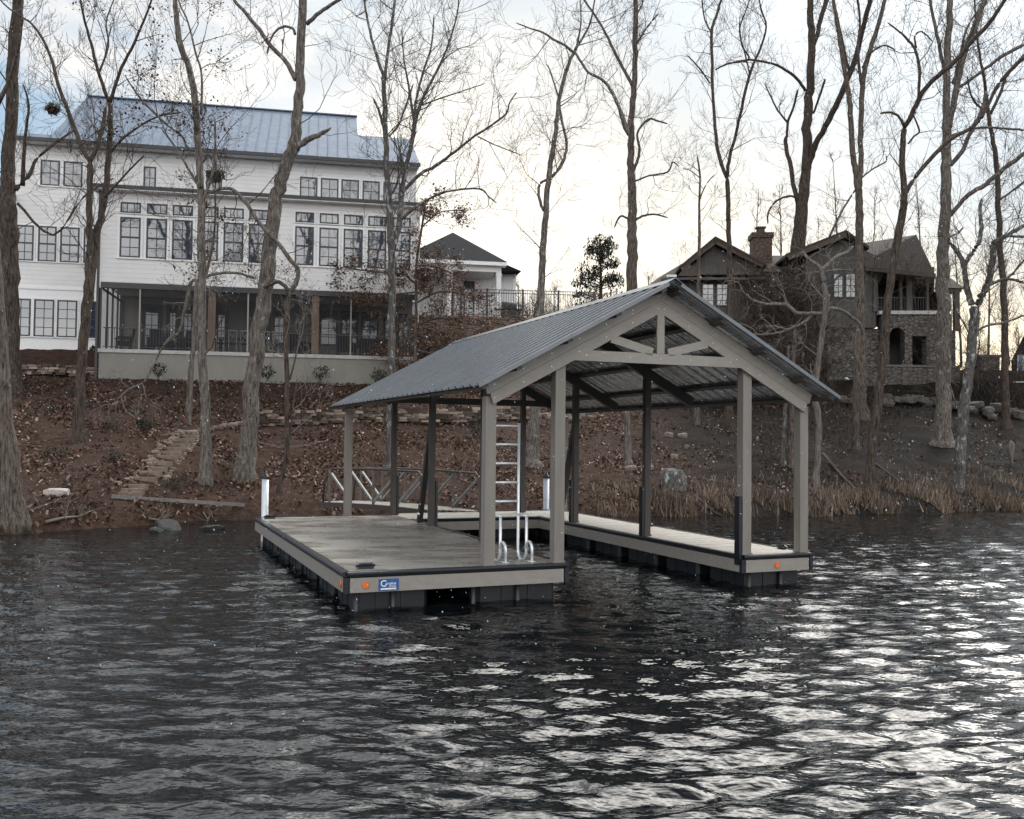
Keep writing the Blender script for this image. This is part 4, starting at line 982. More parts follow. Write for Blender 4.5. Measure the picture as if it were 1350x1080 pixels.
def tree(label, limbs, Y=None, bark='bark', twig='twig', seed=0, tw=1.0, twl=1.9, leaf=None, leafmat='brownleaf', leafsize=.09, name='bare_tree', cat='tree', group=None, flare=1.5, twig_v=400, stop_top=False, lean=0, up=.12, lv=2):
    r = random.Random(seed+100)
    base = ground_hit(limbs[0][0][0], limbs[0][0][1]) if Y is None else aty(limbs[0][0][0], limbs[0][0][1], Y)
    if Y is not None: base.z = float(hgt(base.x, base.y))
    root = empty(name, base, label, cat, group)
    placed = []                                    # (u, v, Y)
    tubes = []
    for li, pl in enumerate(limbs):
        if li == 0: y0 = base.y; drift = r.uniform(-.02, .02) + lean
        else:
            u0, v0 = pl[0][0], pl[0][1]
            y0 = min(placed, key=lambda q: (q[0]-u0)**2+(q[1]-v0)**2)[2]; drift = r.choice((-1, 1))*r.uniform(.15, .45)
        P = []; y = y0; lastp = None
        for j, (u, v, w_) in enumerate(pl):
            if li == 0 and j == 0 and Y is not None: p = base.copy(); p.z -= .1
            else:
                p = aty(u, v, y)
                if lastp is not None:
                    y += drift*(p-lastp).length; p = aty(u, v, y)
            lastp = p; placed.append((u, v, y))
            P.append(Vector((p.x, p.y, p.z, )).to_4d()); P[-1][3] = w_*y/F/2
        if pl[-1][1] < 14 and not stop_top:       # carry on above the picture
            d = (P[-1]-P[-2]); d3 = d.to_3d().normalized(); d3 = (d3 + Vector((0,0,.4))).normalized()
            q = P[-1].copy()
            for k in range(4):
                d3 = (d3 + rv(r, .12)).normalized(); q = q.copy(); q3 = q.to_3d() + d3*1.1; w0 = q[3]
                q = q3.to_4d(); q[3] = w0*.72; P.append(q)
        pts, rs = [], []
        for i in range(len(P)-1):
            m = 4
            for k in range(m):
                c = cmr(P, i, k/m); pts.append(c.to_3d()); rs.append(max(.006, P[i][3]*(1-k/m)+P[i+1][3]*k/m))
        pts.append(P[-1].to_3d()); rs.append(max(.004, P[-1][3]*.5))
        jit = .25
        for i in range(1, len(pts)-1): pts[i] = pts[i] + rv(r, rs[i]*jit*.5)
        if li == 0:
            rs = [x*(1+(flare-1)*math.exp(-i*1.1)) for i, x in enumerate(rs)]; pts.insert(0, pts[0]-Vector((0,0,.35))); rs.insert(0, rs[0]*1.12)
        tubes.append((pts, rs, li))
    tm = MB(); tm.tube(tubes[0][0], tubes[0][1], 12); trunk = tm.build('trunk', M[bark], root, smooth=True)
    for pts, rs, li in tubes[1:]:
        lm = MB(); lm.tube(pts, rs, 8); lm.build('limb', M[bark], root, smooth=True)
    cm = MB(); lv_pts = [] if leaf else None
    for pts, rs, li in tubes:
        acc = 0
        for i in range(1, len(pts)):
            seg = (pts[i]-pts[i-1]).length; acc += seg
            if rs[i] > .13 and li == 0 and i < len(pts)*.5: acc = 0; continue
            if li == 0 and pts[i].z < base.z + 3.0 and rs[i] > .035: acc = 0; continue
            step = (.5 if li else .62)/tw
            while acc > step:
                acc -= step
                d = (pts[i]-pts[i-1]).normalized(); side = rv(r).cross(d).normalized()
                nd = d*r.uniform(.3, .9) + side + Vector((0, 0, .25))
                L = twl*r.uniform(.5, 1.25)*(.8 if rs[i] < .02 else 1)
                branch(cm, pts[i], nd, L, min(rs[i]*.55, r.uniform(.010, .022)), lv, r, lv_pts if (leaf and r.random() < leaf) else None, up=up)
    if cm.v: cm.build('crown', M[twig], root)
    if lv_pts: leafset(lv_pts, root, leafmat, leafsize, seed)
    return root
def leafset(pts, root, mat, size, seed, name='withered_leaves', tilt=.5):
    P = np.array([tuple(p) for p in pts]) - np.array(root.location)[None, :]
    V, Fc = leaf_quads(P, size, tilt, seed); rr = np.random.default_rng(seed)
    return npmesh(name, V, Fc, M[mat], parent=root, tone=rr.beta(2, 2, len(P)))

M['bark_pale'] = bark_mat('chalky_bark', (.07,.064,.057), (.21,.19,.17))
# pixel traces: (x, y, width) along each limb, trunk first
tree('dark leaning trunk rising from the waterline at the left edge', [[(20,688,26),(12,600,24),(4,520,22),(-3,420,20),(-12,300,18),(-22,160,16),(-30,20,14),(-34,-60,12)],[(-4,400,10),(-40,300,8),(-60,200,6)],[(-20,170,9),(10,110,5),(25,60,4),(30,20,3)]], bark='bark', seed=1, tw=.5)
tree('hollow scarred trunk with an orange-brown face at the left edge', [[(14,516,24),(15,440,22),(14,380,23),(13,320,24),(12,270,22),(10,235,18),(13,180,16),(17,100,15),(22,0,14)],[(20,250,7),(40,228,5),(48,210,4),(75,187,3),(100,170,2)],[(23,268,4),(70,310,3),(110,260,2.5),(150,235,2)],[(30,245,6),(33,180,4),(38,140,3),(30,110,2)]], bark='bark_dark', seed=2, tw=.8)
tree('forked two-stemmed tree in front of the left wing of the white house', [[(105,580,14),(106,500,12),(112,430,13),(117,380,14),(118,330,9),(118,280,8),(119,240,8),(119,213,8)],
 [(120,370,11),(128,310,9),(137,270,9),(142,225,8),(144,190,7.5),(146,150,7),(144,135,6)],
 [(119,213,6),(108,195,6),(95,160,6),(78,115,5),(65,70,4),(45,35,3),(22,18,2.5),(5,5,2)],
 [(119,213,6),(130,188,6),(136,165,5),(140,140,4)],
 [(144,135,5),(133,105,4.5),(122,65,4),(115,40,3.5),(108,10,3)],[(145,135,5),(160,90,4),(178,55,3.5),(200,0,2.5)],
 [(131,95,3),(143,60,2.5),(140,30,2),(150,0,1.5)],[(143,205,4),(165,180,3),(205,155,2.5),(240,148,2)],[(137,262,3),(170,225,2.5),(190,205,2)]], seed=3, bark='bark_dark', tw=1.3, leaf=.05)
tree('short thin trunk half hidden beside the tall pale trunk', [[(248,546,8),(251,500,7),(255,460,6.5),(257,420,6),(262,385,5),(275,350,4),(283,300,3),(284,250,2.5),(285,205,2)]], seed=4, tw=1., leaf=.25, twl=1.4)
tree('tall pale trunk standing right beside the timber steps', [[(270,635,15),(271,560,13),(269,500,12),(266,440,11),(266,370,11),(265,320,11),(265,280,10),(262,200,9),(257,130,9),(249,88,8),(238,60,8),(232,20,7),(231,0,6)],
 [(265,150,3.5),(266,100,3),(258,70,3),(248,30,2.5),(236,2,2)],[(262,200,4),(248,195,4),(240,180,3),(215,160,3),(185,130,2.5),(165,100,2)],[(266,270,4),(280,230,3.5),(284,190,3),(283,155,2)],
 [(266,240,4),(262,245,3.5),(235,200,3),(213,170,2.5)],[(265,258,4),(300,248,4.5),(320,263,5),(345,298,5),(367,322,5.5),(385,345,6),(393,356,6),(390,375,6),(381,384,6)]], seed=5, bark='bark_grey', tw=1.1, leaf=.3, leafsize=.07)
tree('large grey trunk bent to the right with a broken stub', [[(323,630,26),(328,560,22),(333,500,21),(341,440,20.5),(351,380,20.5),(357,320,19),(361,270,18.5),(369,240,17),(383,205,16),(390,175,14.5),(394,130,13),(396,80,12),(400,0,11)],
 [(389,197,10),(400,188,8.5),(415,180,7),(428,174,5),(437,168,1.5)],[(390,105,7),(376,80,6),(358,62,6),(342,40,5.5),(325,18,5),(308,-2,4)],[(404,32,6),(422,16,5),(440,4,4.5),(455,-6,4)],
 [(389,45,4),(386,38,3.5),(374,35,3.5),(363,42,3),(356,55,2.5),(352,72,2.5)],[(372,52,2),(373,64,1.6)]], seed=6, bark='bark_grey', tw=.55, flare=1.35)
tree('thin crooked trunk with a bare hooked top before the porch', [[(368,648,5),(377,600,6),(378,560,6),(378,500,6.5),(377,450,6),(379,410,7),(381,384,7)],[(381,384,6),(368,372,5),(355,376,4.5),(348,380,4)],[(382,500,3),(390,470,2.5),(395,440,2.5),(393,420,2)],[(379,600,3),(386,540,2.5),(392,500,2.5)]], seed=7, bark='bark_dark', twig='twig_pale', tw=.9, twl=1.3)
tree('tall many-stemmed tree at the right corner of the white house', [[(514,622,13),(515,560,11),(516,490,10),(517,400,9.5),(516,340,9.5),(514,290,9),(511,240,8),(508,180,7),(506,110,6),(506,98,5)],
 [(506,100,4.5),(497,75,4),(490,50,3.5),(483,20,3),(480,-4,3)],[(507,105,4.5),(511,70,4),(517,30,4),(521,-4,3.5)],
 [(518,330,8),(527,290,8),(530,255,7),(536,220,6),(541,195,6),(547,165,5),(553,140,4.5),(567,110,4),(585,75,3),(597,40,2.5),(604,10,2)],
 [(541,195,4.5),(547,155,4),(549,130,3.5),(558,95,3),(569,60,2.5),(572,20,2)],[(547,165,4),(543,140,3.5),(538,110,3),(532,75,2),(530,40,2)],
 [(530,255,5),(553,230,4.5),(575,218,4),(600,200,3.5),(625,180,3),(648,165,3),(667,150,2.5),(672,135,2),(681,122,2)],[(630,180,2),(650,190,1.8),(670,198,1.5),(688,205,1.2)],
 [(528,290,4.5),(552,270,4),(570,260,3),(592,252,2.5),(632,249,2.5),(645,260,2),(655,268,1.5)],[(508,180,4),(501,150,3.5),(492,130,2.5)],[(514,260,3),(524,240,3),(530,215,3),(525,190,2)],
 [(513,180,3),(525,165,3),(535,140,2.5),(545,110,2)],[(553,140,2.5),(580,130,2),(610,120,1.6),(640,110,1.2)]], seed=8, bark='bark_birch', tw=1.3, lean=.0)
tree('pale flared trunk with vine-wrapped stem, framed between the dock posts', [[(702,613,19),(703,585,16),(704,560,14.5),(706,520,13.5),(709,470,12),(712,420,11),(714,380,9.5),(716,330,9),(719,285,8),(722,250,7.5),(726,215,7),(731,185,6.5),(735,155,5.5),(737,130,5),(744,102,5),(752,78,4.5),(761,60,4),(762,50,3)],
 [(717,278,4),(711,262,4),(711,244,3.5),(722,236,3.5),(735,225,4),(744,208,4),(747,190,3.5),(742,165,3.5),(738,145,3.5),(737,130,3)],
 [(756,70,4),(745,60,3.5),(730,52,3),(714,42,2.5),(700,38,2),(680,30,1.5)],[(758,66,4),(768,50,3),(778,30,2.5),(784,0,2)],[(757,68,3),(764,78,3.5),(775,95,3.5),(795,106,4),(807,122,4.5),(815,140,4.5),(823,160,5),(829,178,5)],
 [(762,52,3),(766,30,2),(765,0,1.5)],[(737,130,2.5),(729,105,2),(722,85,1.5)]], seed=9, bark='bark_grey', twig='twig', tw=1.1, flare=1.6)
tree('thin pale trunk behind the boat slip, its top hidden by the metal roof', [[(828,612,10),(827,570,8.5),(826,535,8),(827,480,7),(828,420,5),(829,400,3)]], seed=10, bark='bark_grey', tw=.2, stop_top=True)
tree('tall straight tree on the bank top above the dock roof, beside the pine', [[(832,470,17),(832,380,14.5),(833,330,14),(833,290,12),(833,240,11),(831,215,9.5),(832,190,9),(832,160,8.5),(835,125,8),(837,90,7),(838,50,7),(838,0,6)],
 [(833,112,5),(824,95,4.5),(811,70,4),(799,45,3.5),(785,22,3),(768,-4,3)],[(838,60,3.5),(849,42,3),(858,30,2.5),(868,18,2)],[(834,228,4),(841,210,4),(843,195,3.5),(840,178,3),(845,167,3),(856,157,3),(868,160,2.5),(880,163,2)],
 [(835,240,2.5),(855,232,2.2),(880,227,2.2),(887,214,1.8),(895,220,1.5)],[(838,290,3.5),(850,284,3),(865,283,2.5),(880,287,2)],[(830,290,3),(818,285,3),(810,300,2)],[(838,20,2.5),(846,8,2.2),(848,-6,2)],[(829,178,5),(822,165,4),(815,140,3)]], Y=45.5, seed=11, tw=1.5, twl=2.2, flare=1.1)
tree('slender forked tree, tall V against the sky left of the chimney', [[(962,568,12),(962,500,9),(962,430,7.5),(962,370,7),(961,320,6.5),(960,270,6),(959,234,6)],
 [(958,234,5),(950,213,5),(944,180,4.5),(940,127,4),(939,83,4),(938,43,4),(944,22,3.5),(952,-4,3)],[(959,232,5),(962,205,4.5),(968,187,4),(974,160,4),(980,133,4),(990,93,3.5),(1003,63,3),(1010,35,2.5),(1003,10,2)],
 [(938,43,2.5),(930,28,2),(926,5,2)],[(943,92,2),(960,84,2.5),(987,78,2.5),(978,60,2),(975,30,1.5)],[(988,97,2),(982,70,2),(975,40,2),(985,10,1.5)],[(936,110,2),(922,90,2),(905,72,1.5)]], seed=12, bark='bark_dark', tw=1.2)
tree('very slender tree left of the gable window, thin as a pole', [[(918,560,7),(919,500,6),(920,430,5),(921,360,4.5),(922,310,4),(922,270,3),(923,235,2.8),(919,205,2.2)],[(922,265,2),(930,245,1.6),(942,230,1.2)],[(923,235,1.5),(910,225,1.2),(900,222,1)]], seed=13, tw=1., twl=1.5)
tree('massive trunk rising behind the thicket beside the chimney', [[(1050,500,24),(1051,400,21),(1052,333,20),(1056,280,16.5),(1062,233,13.5),(1064,190,12.5),(1066,150,12),(1067,120,11),(1070,67,10),(1069,30,9),(1068,0,8)],
 [(1070,65,6),(1077,48,6),(1082,27,6),(1090,-4,6)],[(1064,222,8),(1070,205,8),(1079,182,8),(1097,150,8),(1113,115,7.5),(1127,80,7),(1137,40,6.5),(1148,-4,6)],
 [(1052,268,7),(1045,240,6),(1042,218,6),(1037,197,5.5),(1036,180,5)],[(1037,182,3.5),(1039,160,3.5),(1046,142,3),(1052,118,3)],[(1062,120,4),(1050,103,4),(1035,92,3.5),(1018,84,3),(990,79,3),(965,83,2.5)],
 [(1072,150,3),(1078,135,3),(1086,110,3),(1088,104,2)],[(1037,160,3),(1025,145,2.5),(1015,125,2),(1008,110,1.5)],[(1050,260,3),(1038,259,3),(1022,266,2.5),(1013,280,2.5),(1012,295,2)],[(1127,80,3),(1119,90,4),(1113,67,3.5),(1105,27,3),(1097,-4,3)]], Y=50.5, seed=14, bark='bark_dark', tw=1.2, flare=1.1)
tree('twin-stemmed trunk crossing the middle gable of the timber house', [[(1138,552,13),(1136,500,12),(1135,440,11.5),(1134,380,11),(1133,320,10.5),(1133,275,10),(1131,245,9),(1128,225,8),(1124,200,7.5),(1121,150,7),(1118,118,6.5),(1112,85,5.5),(1106,45,5),(1098,-4,4.5)],
 [(1133,246,7.5),(1135,215,7),(1135,160,7),(1137,113,7),(1143,80,6.5),(1152,52,6),(1160,25,5.5),(1167,-4,5)],[(1136,113,4),(1133,93,4),(1131,60,3.5),(1134,30,3),(1130,-4,3)],
 [(1135,235,2.5),(1152,222,2),(1168,213,2),(1168,205,1.5)],[(1128,250,2.5),(1115,270,2.5),(1104,290,3),(1092,315,3)],[(1137,90,3),(1146,72,2.5),(1165,60,2.5),(1180,66,2)]], seed=15, tw=1.1)
tree('straight narrow trunk just left of the twin-stemmed one', [[(1128,592,9),(1128,540,8),(1129,480,7.5),(1131,430,7),(1133,380,5)]], seed=151, tw=.5, twl=1.2, stop_top=True)
tree('dark leaning trunk crossing the arched opening of the stone house', [[(1145,648,12.5),(1149,600,11.5),(1155,550,11.5),(1161,500,11.5),(1165,450,11),(1171,390,10.5),(1178,350,10.5),(1184,308,10.5),(1190,280,10),(1192,258,8.5),(1190,225,8),(1190,190,7.5),(1192,168,7)],
 [(1192,168,6.5),(1203,150,6.5),(1213,127,6.5),(1232,104,6),(1257,83,6),(1283,53,5.5),(1303,32,5.5),(1325,-2,5)],[(1192,257,6),(1207,233,5.5),(1233,203,5.5),(1255,183,5),(1283,167,5),(1297,150,4.5),(1312,118,4.5),(1330,95,5),(1352,74,5.5)],
 [(1191,165,4),(1184,153,3.5),(1173,148,3),(1160,150,2.5)],[(1211,128,4),(1212,100,4),(1211,83,4),(1206,65,3.5),(1196,52,3.5),(1186,42,2.5),(1170,30,2)],[(1208,63,3),(1206,48,2.5),(1215,42,2),(1230,55,1.8)],
 [(1197,190,2.5),(1205,180,2.5),(1212,172,2.5),(1203,150,2)]], seed=16, bark='bark_dark', tw=1.1)
tree('massive straight tree with a flared root base at right', [[(1243,585,25),(1243,555,20),(1243,493,18),(1243,440,17.5),(1243,393,17),(1243,333,15.5),(1246,280,14),(1247,233,13),(1248,190,12),(1248,160,10),(1248,130,9.5),(1249,80,9),(1251,33,8.5),(1253,-2,8)],
 [(1251,168,8.5),(1256,140,8.5),(1262,115,8.5),(1270,75,8),(1281,45,7.5),(1291,20,7),(1298,-4,7)],[(1248,105,5),(1241,75,4.5),(1237,53,4.5),(1230,22,4),(1225,-4,4)],
 [(1253,218,6),(1268,200,6),(1278,178,5.5),(1290,155,5.5),(1296,140,5),(1300,120,4)],[(1251,285,6),(1264,270,5.5),(1277,257,6),(1300,243,6),(1323,223,5.5),(1352,200,5.5)],[(1264,115,4),(1280,105,4),(1300,90,4),(1325,72,4.5),(1352,58,5)],
 [(1252,180,3.5),(1275,172,3.5),(1300,168,3),(1330,170,3),(1352,172,3)],[(1256,110,3.5),(1265,80,3.5),(1272,45,3),(1285,20,2.5),(1300,5,2)]], seed=17, bark='bark_grey', tw=1.2, flare=1.5)
tree('pale blotched trunk by the water forking into a wide Y at right', [[(1263,647,15),(1266,600,14),(1269,560,13.5),(1273,520,13),(1279,480,13),(1283,445,12.5),(1285,420,13),(1284,404,12)],
 [(1281,402,8.5),(1276,385,8),(1273,368,7.5),(1271,350,7),(1264,335,6),(1254,322,5.5)],[(1272,350,6),(1279,337,6),(1289,322,6),(1294,300,5.5),(1292,280,5),(1294,262,4)],
 [(1290,400,9),(1296,388,9),(1305,366,8.5),(1309,340,8.5),(1310,322,8),(1320,315,6),(1335,306,5.5),(1352,296,5)],[(1284,440,4),(1300,430,3),(1325,425,3),(1352,415,2.5)],[(1310,325,4),(1322,313,3),(1336,312,3.5),(1352,312,3.5)],[(1300,380,4),(1312,372,4),(1330,368,3.5),(1352,374,3)],
 [(1254,322,4),(1250,314,3),(1262,308,2.5),(1270,300,2.5)],[(1288,408,3.5),(1296,390,3),(1300,370,2.5),(1312,345,2)],[(1270,560,3),(1256,520,2.5),(1248,495,2)],[(1281,445,3),(1262,410,2),(1255,385,1.5)]], seed=18, bark='bark_birch', tw=1.4, flare=1.3, twl=1.8)
tree('tall dark slim trunk near the right edge', [[(1326,563,10.5),(1325,500,9),(1325,446,8.5),(1322,371,8),(1318,320,7.5),(1316,270,7),(1314,217,6.5),(1308,180,5.5),(1303,150,5),(1298,110,4),(1292,75,3),(1287,40,2.5),(1285,0,2)],
 [(1303,148,4),(1290,140,3),(1280,125,2.5),(1275,100,2)],[(1306,150,4),(1318,125,4),(1328,100,3.5),(1352,70,3)],[(1316,265,3),(1330,255,2.5),(1352,238,2.5)],[(1322,371,3),(1336,360,2.5),(1352,340,2.5)]], seed=19, bark='bark_dark', tw=1.6, twl=2.0)
tree('spindly trunk partly hidden by the front right dock post', [[(1033,613,7.5),(1034,570,6.5),(1036,530,6),(1038,490,5),(1040,455,4)]], seed=20, tw=1.2, twl=1.4, bark='bark_birch', stop_top=True)
tree('dull brown trunk between the two right dock posts', [[(1043,616,9),(1044,570,8),(1045,530,7.5),(1046,480,6),(1048,430,4)]], seed=21, tw=1.3, twl=1.5, stop_top=True)
tree('understory tree with chalk-pale crooked boughs before the timber house', [[(1075,642,9),(1078,600,8.5),(1080,560,8),(1074,525,9),(1079,480,7),(1083,446,7),(1087,415,7),(1088,395,6.5),(1086,372,6.5)],
 [(1087,413,5),(1070,413,5),(1050,412,5),(1040,404,5),(1030,401,5),(1010,401,4),(992,396,3)],[(1074,413,4.5),(1062,424,4.5),(1048,431,4),(1030,438,3.5),(1010,441,3),(990,441,2.5)],[(1090,408,5),(1102,407,5),(1113,411,4.5),(1125,420,4),(1134,428,3.5),(1138,442,3)],
 [(1086,372,5.5),(1084,358,5.5),(1078,350,5),(1068,344,4.5),(1058,332,3.5)],[(1084,356,5),(1094,346,5),(1104,338,5),(1116,333,4.5),(1125,325,4)],[(1087,358,3),(1104,356,3),(1125,357,2.5)],[(992,396,2.5),(980,385,2),(972,372,2),(955,371,1.5)]], seed=22, bark='bark_pale', twig='twig_pale', tw=1.5, twl=1.3, up=-.06)

tree('beech sapling keeping russet leaves beside the house corner', [[(548,505,5),(548,450,4.5),(549,400,4),(549,350,3.5),(556,300,3),(562,262,2)],[(548,430,3),(575,420,2.5),(610,425,2),(640,432,1.5)],[(548,400,3),(580,385,2.5),(620,390,2),(650,398,1.5)],[(549,375,3),(530,362,2.5),(490,358,2),(450,352,1.5)],[(549,440,2.5),(530,450,2),(505,455,1.5)],[(548,462,3),(570,465,2),(600,455,1.5)],[(549,385,2.5),(520,388,2),(480,392,1.5)],[(550,350,2.5),(575,352,2),(600,362,1.5)],[(556,300,2),(580,280,1.6),(612,278,1.4)],[(548,480,2.5),(525,490,2),(560,500,1.5)]],
 seed=30, name='beech_sapling', tw=2.0, twl=.9, leaf=.9, leafmat='beech', leafsize=.1, up=.0, Y=39.2, flare=1.1)
tree('leaning sapling with pale drooping twigs left of the steps', [[(253,420,4),(258,385,5),(262,372,5),(252,372,4.5),(245,400,4),(240,425,4),(236,440,4),(230,442,4),(222,448,3.5),(214,458,3),(206,475,2.5)],[(204,478,3),(198,490,3),(188,506,3),(172,512,3),(158,524,3),(148,536,2.5),(140,548,2)],[(160,524,2),(165,540,1.5),(180,552,1.2)],[(187,505,2),(182,520,1.2)],[(262,372,4),(280,362,4),(310,360,3.5),(338,368,3)]], Y=31, seed=31, name='sapling', bark='bark_pale', twig='twig_pale', tw=1.3, twl=.8, up=-.15, leaf=.12, leafsize=.06, flare=1)
# ------------------------------------------------------------------ steps, stones and plants on the bank
RK = [rock_mesh('fieldstone', M['rock'], i, 1, .9, .6, 3) for i in range(6)]
RT = [rock_mesh('edging_stone', M['rock_tan'], 10+i, 1, .9, .6, 3) for i in range(6)]
RG = [rock_mesh('boulder', M['rock_grey'], 20+i, 1, .9, .62, 3) for i in range(5)]
treads = [(172,655,27),(175,650.5,27),(179,645,28),(192,635,27),(199,627,26),(206,621,26),(213,614,26),(221,606,25),(226,600,24),(231,594.5,24),(238,589,23),(244,583,22),(250,578,22)]
stp = empty('timber_steps', ground_hit(206, 618), 'earth and timber steps climbing the bank left of the pale trunk', 'steps')
prev = None
gpts = [ground_hit(u, v) for (u, v, w_) in treads]
for i, ((u, v, w_), p) in enumerate(zip(treads, gpts)):
    hw = w_*p.y/F/2*1.05; q = gpts[i+1] if i+1 < len(gpts) else p+Vector((.25,.5,.12))
    z = max(p.z, .2)+.1
    m = MB(); m.box(p.x-hw, p.x+hw, p.y-.09, p.y+.09, z-.24, z+.02); m.build('riser', M['timber'], stp)
    m = MB(); m.quad((p.x-hw+.02, p.y+.062, z-.02), (p.x+hw-.02, p.y+.062, z-.02), (q.x+hw-.02, q.y-.062, z), (q.x-hw+.02, q.y-.062, z)); m.build('tread', M['step_soil'] if 'step_soil' in M else M['timber'], stp)
eb = empty('edging_timber', ground_hit(230, 662), 'long grey timber edging the path at the foot of the steps', 'edging')
m = MB(); a, b, c = ground_hit(147, 658), ground_hit(215, 662.5), ground_hit(322, 669)
up_ = Vector((0,0,.06))
m.beam(a+up_, b+up_, .08, .09); m.beam(b+up_+Vector((.01,0,0)), c+up_, .08, .085); m.build('board', M['timber_grey'], eb)
r = random.Random(5)
n_ = 0
def stones(path, n, s0, s1, label, group, pool=RK, spread=4, cat='stone', sink=.3, lift=0):
    P = [Vector(q) for q in path]
    for i in range(n):
        t = (i + r.uniform(-.3, .3))/n*(len(P)-1); t = max(0, min(len(P)-1.001, t)); k = int(t); q = P[k].lerp(P[k+1], t-k)
        g_ = ground_hit(q.x + r.gauss(0, spread), q.y + r.gauss(0, spread*.4)); s = r.uniform(s0, s1)
        g_.z += s*(.35-sink) + lift*r.random()
        put('boulder' if cat == 'boulder' else 'stone', r.choice(pool), g_, r.uniform(0, 6.3), (s*r.uniform(.9,1.5), s*r.uniform(.8,1.2), s*r.uniform(.9,1.4)), label, cat, group)
stones([(190,628),(196,610),(208,597),(216,587),(224,580),(234,577)], 42, .09, .2, 'rough tan stone in the heap along the left of the steps', 'stones edging the left of the steps', pool=RT, spread=3)
stones([(218,634),(226,622),(238,606),(248,594),(256,586),(261,579)], 30, .09, .2, 'rough tan stone in the row along the right of the steps', 'stones edging the right of the steps', pool=RT, spread=1.3)
stones([(150,642),(163,636),(175,630),(188,620)], 10, .08, .18, 'scattered tan stone at the lower left of the steps', 'stones below the steps', pool=RT, spread=2.5)
stones([(225,577),(240,572),(262,570),(280,566),(300,562),(320,560)], 34, .14, .32, 'brown stone of the low heap at the top of the steps', 'stones above the steps', spread=3)
stones([(1160,531),(1185,534),(1210,534),(1245,533)], 26, .22, .5, 'rust-tinged boulder edging the terrace below the fieldstone wall', 'boulders below the fieldstone wall', pool=RG, spread=5, cat='boulder', lift=.25)
stones([(1255,540),(1290,545),(1320,545),(1352,552)], 24, .25, .62, 'grey boulder in the rough row near the right edge', 'boulders near the right edge', pool=RG, spread=7, cat='boulder', lift=.25)
stones([(1112,528),(1125,530),(1138,533)], 6, .3, .5, 'pinkish boulder left of the twin-stemmed trunk base', 'boulders by the twin-stemmed trunk', pool=RK, spread=2, cat='boulder')
stones([(700,548),(720,550),(745,552),(770,549),(790,552)], 30, .2, .5, 'pinkish-tan stone of the loose bank seen beneath the dock roof', 'stones seen beneath the dock roof', spread=4)
stones([(885,575),(905,577),(912,598),(835,620),(832,612)], 6, .2, .42, 'tan rock on the open slope behind the right finger', 'rocks on the open slope', spread=6)
# dry-stacked terrace wall across the bank
def stack(path, h, label, name='dry_stone_wall', Yoff=0, mat=None, s=.24, nmax=9999):
    att = []
    P = [ground_hit(*q) for q in path]; m = MB(); rr = random.Random(len(path)*7)
    for k in range(len(P)-1):
        a, b = P[k], P[k+1]; L = (b-a).length; nrow = max(1, int(h/.1))
        for row in range(nrow):
            t = rr.uniform(-.1, 0)
            while t < L:
                w_ = rr.uniform(.16, .46); hh_ = rr.uniform(.08, .13); c = a.lerp(b, min(1, (t+w_/2)/L)); z = c.z + row*.105 + rr.uniform(-.02,.02)
                d = .16+rr.uniform(-.04,.05); sk = rr.uniform(-.03,.03)
                n = len(m.v); x0, x1 = c.x-w_/2+.006, c.x+w_/2-.006
                y = c.y + row*.03
                m.v += [(x0,y-d+sk,z),(x1,y-d-sk,z),(x1,y+d,z),(x0,y+d,z),(x0+.02,y-d+sk+.02,z+hh_),(x1-.03,y-d-sk+.02,z+hh_*.9),(x1,y+d,z+hh_),(x0,y+d,z+hh_)]
                m.f += [(n,n+3,n+2,n+1),(n+4,n+5,n+6,n+7),(n,n+1,n+5,n+4),(n+1,n+2,n+6,n+5),(n+2,n+3,n+7,n+6),(n+3,n,n+4,n+7)]
                att += [rr.random()**1.3]*6; t += w_*rr.choice((1,1,1,1.25))
    t_ = empty(name, P[len(P)//2], label, 'wall'); m.att = att; m.build('stonework', mat or M['stone_tone'], t_); return t_
stack([(338,562),(400,560),(450,558),(520,556),(600,557),(660,553),(702,552)], .5, 'low dry-stone terrace wall crossing the middle of the bank')
stack([(28,494),(60,494),(100,496),(122,498)], .42, 'low dry-stone edging before the left wing of the white house')
# single rocks by the water
g_ = ground_hit(75, 652); me_ = rock_mesh('flat_rock', plain('pale_flat_rock', (.5,.45,.42), .9, bump=.3), 41, 1.5, .9, .5, 3)
o = put('flat_rock', me_, g_ + Vector((0,0,.05)), .2, (.38,.38,.38), 'flat pale rock lying alone on the left bank', 'rock'); o.rotation_euler = (0,0,.1)
dk_ = [rock_mesh('shore_rock', M['rock_dark'], 50+i, 1.3, 1, .6, 3) for i in range(3)]
def shore_rock(u, v, s, label, k, g=None):
    p = atz(u, v, 0.0); return put('shore_rock', dk_[k % 3], p+Vector((0,0,.02)), r.uniform(0,6), (s*1.5, s, s*.7), label, 'rock', g)
shore_rock(222, 697, .52, 'wet dark rock with a pale top standing in the shallows', 0)
shore_rock(279, 698, .34, 'small black rock in the shallows with a twig against it', 1)
shore_rock(207, 701, .3, 'black rock just left of the wet dark rock', 2)
for (u, v, s, k) in ((50,688,.3,1),(78,684,.26,2),(118,680,.3,0),(140,687,.24,1),(98,690,.2,2),(30,695,.3,0)):
    shore_rock(u, v, s, 'small dark stone half buried along the left waterline', k, 'stones along the left waterline')
